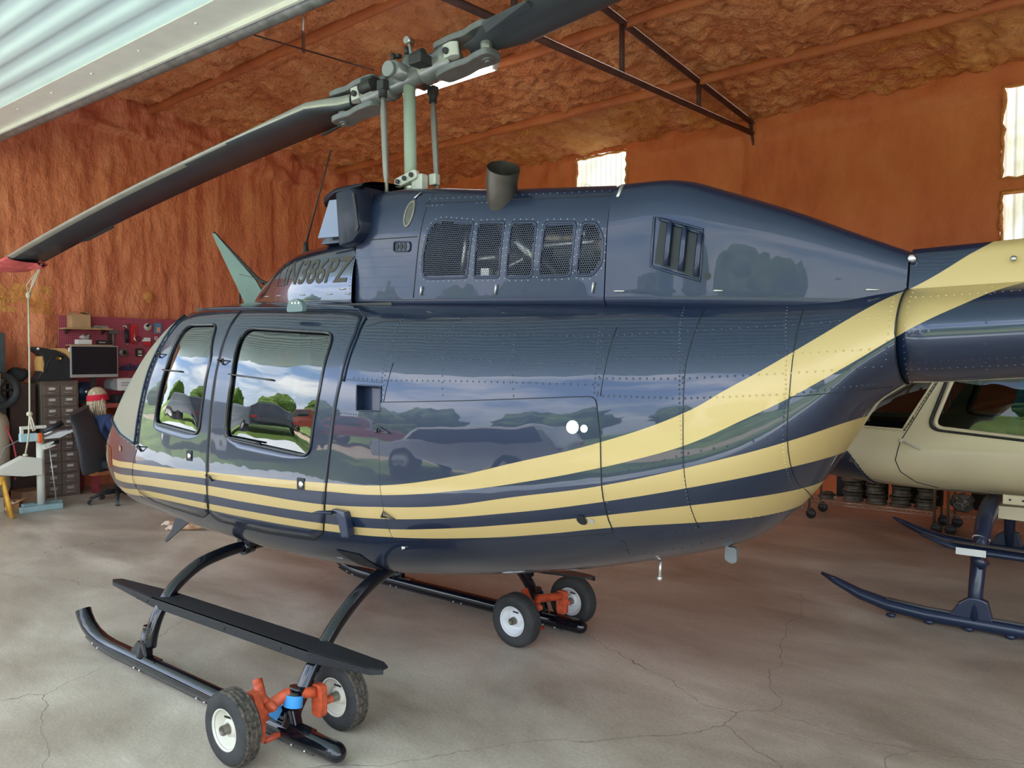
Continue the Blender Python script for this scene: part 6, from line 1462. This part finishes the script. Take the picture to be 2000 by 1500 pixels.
bm = BM(); ico(bm, S3(CB, .80, .97, -1, .002), .018, 2, (1, .4, 1)); cp('drain_plug', bm, mat('dull_bronze', (.16, .13, .09)))
bm = BM(); box(bm, S3(CB, .80, 1.19, -1, .004), (.07, .01, .018), .003); cp('vent_lever', bm, mat('dull_bronze', (.16, .13, .09)))
bm = BM(); prism(bm, [(1.70, .74), (1.95, .745), (1.95, .655), (1.70, .66)], -.80, -.60); cp('belly_plate', bm, M_CRM)
bm = BM(); prism(bm, [(1.73, .83), (1.88, .83), (1.88, .77), (1.73, .77)], -.885, -.86, bev=.004); pl_ = cp('patch_plate', bm, M_CRM)
for x in (1.77, 1.84): bm = BM(); cyl(bm, (x, -.888, .80), (x, -.883, .80), .007, 10); cp('rivet_hole', bm, M_SEAM, pl_)
bm = BM(); prism(bm, [(1.2, .82), (4.0, .82), (4.0, .85), (1.2, .85)], -.58, .58); cp('cabin_floor', bm, M_LINER)
bm = BM(); box(bm, (.85, 0, 1.02), (.35, .5, .40), .03); cp('instrument_panel', bm, M_BLACK)
for y in (-.4, .4):
    bm = BM(); box(bm, (1.9, y, 1.02), (.45, .45, .14), .03); s_ = cp('front_seat', bm, mat('teal_seat', (.03, .09, .11), .8))
    bm = BM(); prism(bm, [(2.05, 1.05), (2.13, 1.05), (2.28, 1.66), (2.20, 1.66)], y-.21, y+.21, bev=.02); cp('seat_back', bm, mat('teal_seat', (.03, .09, .11)), s_)
bm = BM(); prism(bm, [(1.72, 1.15), (1.78, 1.15), (1.90, 1.8), (1.84, 1.8)], -.72, -.68); cp('blue_strut', bm, mat('teal_blue_tube', (.04, .22, .28), .5))
bm = BM(); box(bm, (2.9, 0, 1.45), (.05, 1.4, 1.1)); cp('rear_bulkhead', bm, mat('dark_headliner', (.06, .055, .05)))
bm = BM(); box(bm, (2.2, 0, 2.10), (2.0, 1.2, .03)); cp('headliner', bm, mat('dark_headliner', (.06, .055, .05)))
M_DNAVY = mat('dark_navy_gear_paint', (.012, .022, .055), .35, coat=.4)
for sg in (-1, 1):
    yy = sg*1.17; bm = BM()
    P = [(.70, yy, .215), (.80, yy, .175), (.95, yy, .115), (1.12, yy, .075), (1.35, yy, .057), (2.0, yy, .055), (4.6, yy, .055)]
    tube(bm, P, [.010, .026, .036, .042, .045, .045, .045], 20); sk_ = cp('skid_tube', bm, M_DNAVY)
    bm = BM(); tube(bm, [(1.12, yy, .116), (1.35, yy, .100), (2.0, yy, .0985), (4.4, yy, .0985)], .030, 8, flat=(1, .12)); cp('grip_strip', bm, mat('grey_grip_strip', (.16, .155, .15), .9), sk_)
    for k in range(12): bm = BM(); ico(bm, (1.15+k*.22, yy-.03, .018), .022, 1, (1.6, .8, .8)); cp('shoe_bolt', bm, M_DNAVY, sk_)
    bm = BM(); tube(bm, [(.74, yy-.01, .21), (.78, yy-.03, .20), (.80, yy, .19)], .008, 6); cp('tow_ring', bm, M_DNAVY, sk_)
    for x in (1.62, 3.4):
        bm = BM(); tube(bm, [(x, yy, .07), (x, yy*.985, .25), (x+.01, yy*.94, .48), (x+.02, yy*.86, .64), (x+.03, yy*.72, .72), (x+.03, 0, .74)], [.040, .042, .045, .050, .055, .055], 18); lg = cp('gear_leg', bm, M_DNAVY)
        bm = BM(); prism(bm, [(x-.14, .08), (x+.10, .08), (x+.07, .20), (x+.03, .215), (x-.03, .215), (x-.09, .17)], yy-.03, yy+.03, bev=.008); cp('leg_shoe', bm, M_DNAVY, lg)
    bm = BM(); tube(bm, [(1.31, yy+sg*.03, .575), (1.42, yy+sg*.03, .545), (1.55, yy+sg*.03, .515), (2.4, yy+sg*.03, .50), (3.6, yy+sg*.03, .50)], [.008, .024, .034, .036, .036], 14, flat=(1.3, .75)); st_ = cp('step_rail', bm, M_DNAVY)
    bm = BM(); tube(bm, [(1.50, yy+sg*.03, .556), (2.4, yy+sg*.03, .532), (3.6, yy+sg*.03, .532)], .036, 6, flat=(1, .1)); cp('grip_strip', bm, mat('grey_grip_strip', (.16, .155, .15)), st_)
    if sg < 0: bm = BM(); box(bm, (1.60, yy-.03-.047, .510), (.16, .004, .042)); cp('white_label', bm, M_WHITE, st_)
    bm = BM(); tube(bm, [(1.62, yy, .43), (1.66, yy, .47)], .05, 14); cp('step_clamp', bm, M_DNAVY, st_)
bm = BM(); tube(bm, [(1.633, -1.053, .555), (1.634, -1.047, .562)], .0500, 18); cp('marking_band', bm, M_WHITE)
# wheeled wire shelving along the back wall with engine parts
M_WIRE = mat('chrome_wire', (.50, .48, .44), .3, .9)
def rack(x0, label):
    t = thing('wire_shelf', label, 'shelving', (x0, 8.62, 0))
    for ix, x in enumerate((0, 1.18)):
        for y in (-.22, .22):
            bm = BM(); cyl(bm, (x, y, .10), (x, y, 1.85), .0125, 10); p = obj('post', bm, M_WIRE, t)
            bm = BM(); lathe(bm, [(0, -.014), (.05, -.014), (.052, 0), (.05, .014), (0, .014)], 18, rotm(PI/2, 0, 0), c=(x+.02, y, .052)); box(bm, (x+.01, y, .095), (.05, .04, .03), .005); obj('caster', bm, M_DARKM, p)
    for z in (.17, .95, 1.75):
        bm = BM()
        for y in (-.22, .22):
            for dz_ in (0, .035): cyl(bm, (0, y, z+dz_), (1.18, y, z+dz_), .0035, 6)
            n = 26
            for k in range(n): cyl(bm, (1.18*k/n, y, z+(k % 2)*.035), (1.18*(k+1)/n, y, z+((k+1) % 2)*.035), .0022, 5)
        for k in range(40): cyl(bm, (.015+k*.0295, -.22, z+.037), (.015+k*.0295, .22, z+.037), .002, 4)
        obj('wire_deck', bm, M_WIRE, t)
    return t
rack(-2.42, 'wheeled wire shelf unit partly hidden behind the navy tail'); rack(-1.12, 'wheeled wire shelf unit mostly hidden behind the cream helicopter')
M_CAST = mat('grimy_cast_metal', (.12, .105, .085), .5, .5, var=.4, vscale=14)
def housing(rs):
    r = rs.uniform(.09, .10); h = .10
    bm = BM(); lathe(bm, [(r*.4, 0), (r, 0), (r*1.08, .008), (r*1.08, .02), (r*.92, .028), (r*.88, .06), (r*.96, .075), (r*1.05, .082), (r*1.05, .095), (r*.5, h), (r*.4, h*.98)], 28)
    o = obj('rotor_housing', bm, M_CAST)
    b2 = BM()
    for k in range(10): ico(b2, (r*1.0*math.cos(k*.628), r*1.0*math.sin(k*.628), .095), .010, 1)
    obj('bolt_ring', b2, M_DARKM, o, kind='stuff'); return o
rs = random.Random(5); base = housing(rs); first = True
names = ['leftmost', 'second', 'third', 'fourth']; tier = ['bottom', 'middle', 'top']
for c, x in enumerate((-2.02, -1.79, -1.56, -1.33)):
    for k in range(3):
        if c == 3 and k == 2: pass
        o = base if first else dup(base); first = False
        o.location = (x+rs.uniform(-.01, .01), 8.53, .210+k*.1045); o.rotation_euler = (0, 0, rs.uniform(0, 6)); sc = rs.uniform(.92, 1.0) if k else 1; o.scale = (sc, sc, 1)
        tag(o, '%s round metal housing of the %s stack from the left on the wire shelf' % (tier[k], names[c]) if c else '%s round metal housing of the leftmost stack on the wire shelf' % tier[k], 'engine part', 'stacked round housings on the wire shelf')
bm = BM(); lathe(bm, [(0, 0), (.09, 0), (.10, .03), (.07, .05), (0, .05)], 24, c=(-2.27, 8.55, .210)); ico(bm, (-2.27, 8.55, .27), .04, 2, (1.4, 1.4, .4)); tag(obj('flat_housing', bm, M_CAST), 'flat grey disc-shaped part at the left end of the wire shelf', 'engine part')
bm = BM(); ico(bm, (-2.17, 8.47, .236), .026, 2, (1, 1, .8)); tag(obj('tan_fitting', bm, mat('tan_fitting', (.32, .20, .11), .7)), 'small tan fitting at the front edge of the wire shelf', 'fitting')
def lump(name, c, r, m, label, cat, sc=(1, 1, 1)):
    bm = BM(); ico(bm, c, r, 4, sc)
    for v in bm.verts: v.co += Vector((nz(v.co.y*18, v.co.z*18, 1), nz(v.co.x*18, v.co.z*18, 4), .5*nz(v.co.x*18, v.co.y*18, 6)))*.05
    return tag(obj(name, bm, m), label, cat)
M_BAG = mat('cloudy_plastic_wrap', (.10, .10, .095), .25, coat=.6, var=.4, vscale=20)
lump('wrapped_part', (-1.02, 8.5, .31), .09, M_BAG, 'engine part wrapped in cloudy plastic just right of the shelf posts', 'wrapped part')
lump('wrapped_part', (-.74, 8.54, .33), .10, M_BAG, 'larger plastic-wrapped bundle left of the open pipe housing', 'wrapped part', (1.2, 1, .9))
lump('green_parts_bag', (-.74, 8.40, .25), .028, mat('green_mesh_bag', (.03, .09, .05), .6, var=.5, vscale=40), 'low green mesh bag in front of the wrapped bundle', 'bag', (3, 1, .8))
t = thing('pipe_housing', 'grey cast housing with an open round pipe mouth on the wire shelf', 'engine part', (-.52, 8.5, .21))
bm = BM(); lathe(bm, [(.05, -.16), (.06, -.16), (.065, .0), (.09, .05), (.09, .12), (0, .13)], 24, rotm(PI/2, 0, 0), c=(0, 0, .09)); obj('casting', bm, mat('grey_casting', (.16, .155, .13), .6, .4, var=.3), t)
bm = BM(); lathe(bm, [(0, -.10), (.045, -.10), (.05, -.165), (.034, -.166), (.034, -.12), (0, -.118)], 20, rotm(-PI/2, 0, 0), c=(0, -.05, .09)); obj('pipe_mouth', bm, M_DARKM, t)
for k, (x, w, lab) in enumerate([(-1.98, .50, 'added dark block for the darkness behind the two leftmost housing stacks on the wire shelf'), (-1.45, .46, 'added dark block for the darkness behind the two rightmost housing stacks on the wire shelf'), (-.62, .70, 'long added dark block for the darkness behind the wrapped parts on the second wire shelf')]):  # added dark blocks stand in for the darkness between and behind the parts
    t = thing('shade_block', lab, 'crate', (x, 8.77, .210)); m = mat('painted_shade_black', (.02, .02, .022), .7)
    bm = BM(); box(bm, (0, 0, .17), (w, .10, .34), .01); obj('shade_block_body', bm, m, t)
    bm = BM(); box(bm, (0, 0, .345), (w+.02, .11, .02), .005); obj('shade_block_rim', bm, m, t)
# ---------------------------------------------------------------- the yard outside the open door (seen only as reflections)
def tree(x, y, h, r, label, seed):
    t = hthing('yard_tree', label, 'tree', x, y, -.04); rs = random.Random(seed)
    bm = BM(); tube(bm, [(0, 0, 0), (.1, 0, h*.3), (0, .1, h*.6)], [.28, .2, .12], 8); obj('trunk', bm, mat('bark', (.10, .07, .05), .9), t)
    bm = BM()
    for k in range(14):
        a = rs.uniform(0, 6.28); q = rs.uniform(0, r*.7); ico(bm, (q*math.cos(a), q*math.sin(a), h*rs.uniform(.15, .75)), r*rs.uniform(.45, .7), 3, (1.1, 1, .9))
    for v in bm.verts: v.co += Vector((nz(v.co.y*1.1, v.co.z, 1), nz(v.co.x, v.co.z*1.1, 4), nz(v.co.x, v.co.y, 6)))*.9
    obj('crown', bm, mat('leaf_green', (.06, .13, .025), .9, var=.5, vscale=1.5, col2=(.20, .30, .06)), t)
for i, (x, y, h, r) in enumerate([(-38+k*9.5, -38 if k % 2 else -48, 7.5+(k*37 % 5)*.6, 3.7) for k in range(8)]+[(-49, -38, 8, 4), (-56, -27, 8, 4), (-60, -15, 8, 4), (-47, -52, 9, 4)]):
    tree(x, y, h, r, 'leafy green tree number %s along the far side of the lawn' % i if False else 'leafy green tree across the lawn, seen only as a reflection', i)
for o in [o for o in D.objects if o.name.startswith('yard_tree')]: o['group'] = 'trees across the lawn'
def vehicle(name, label, cat, x, y, rz, col, scl, prof, glassprof, Lw, pickup=False):
    t = hthing(name, label, cat, x, y, -.02, rz); m = mat(name+'_paint', col, .3, .2, coat=1.)
    bm = BM(); prism(bm, roundpoly(prof, .12, 4), -Lw/2, Lw/2, bev=.08); obj('car_body', bm, m, t, smooth=True, autos=40)
    bm = BM(); prism(bm, roundpoly(glassprof, .06, 3), -Lw/2-.01, Lw/2+.01, bev=.03); obj('windows', bm, mat('car_glass', (.01, .012, .014), .05, coat=1.), t)
    xs_ = [p[0] for p in prof]; a, b = min(xs_)+.95*scl, max(xs_)-.95*scl
    for wx_ in (a, b):
        for s in (-1, 1):
            bm = BM(); lathe(bm, [(.20, -.12), (.36, -.12), (.38, -.08), (.38, .08), (.36, .12), (.20, .12)], 28, rotm(PI/2, 0, 0), c=(wx_, s*(Lw/2-.10), .38)); w = obj('tyre', bm, M_RUBBER, t)
            bm = BM(); lathe(bm, [(0, -.10), (.20, -.12), (.22, 0), (.20, .12), (0, .10)], 10, rotm(PI/2, 0, 0), c=(wx_, s*(Lw/2-.10), .38)); obj('wheel_rim', bm, M_ALU, w)
    for s in (-1, 1): bm = BM(); box(bm, (max(xs_)-.02, s*(Lw/2-.18), .95), (.08, .22, .16), .02); obj('tail_lamp', bm, mat('red_lens', (.5, .01, .01), .2, coat=1.), t)
    return t
suv = [(-2.3, .45), (-2.35, .85), (-1.5, 1.05), (-.9, 1.68), (1.9, 1.72), (2.25, 1.05), (2.3, .45)]
sg_ = [(-1.30, 1.10), (-.80, 1.60), (1.8, 1.62), (2.0, 1.10)]
vehicle('parked_suv', 'white sport utility car parked outside, seen only in reflections', 'car', -5.4, -4.4, .12, (.75, .75, .75), 1, suv, sg_, 1.85)
vehicle('parked_car', 'dark grey car parked outside, seen only in reflections', 'car', -12.6, -4.0, .1, (.03, .035, .045), 1, suv, sg_, 1.85)
tk = [(-3.0, .6), (-3.0, 1.2), (-2.2, 1.3), (-1.6, 2.1), (-.3, 2.1), (-.2, 1.25), (2.8, 1.25), (2.9, .6)]
vehicle('red_truck', 'old dull red flatbed truck beyond the parked cars, seen only in reflections', 'truck', -13.0, -10.0, -.4, (.28, .05, .03), 1, tk, [(-2.0, 1.4), (-1.55, 2.0), (-.45, 2.0), (-.4, 1.4)], 2.1)
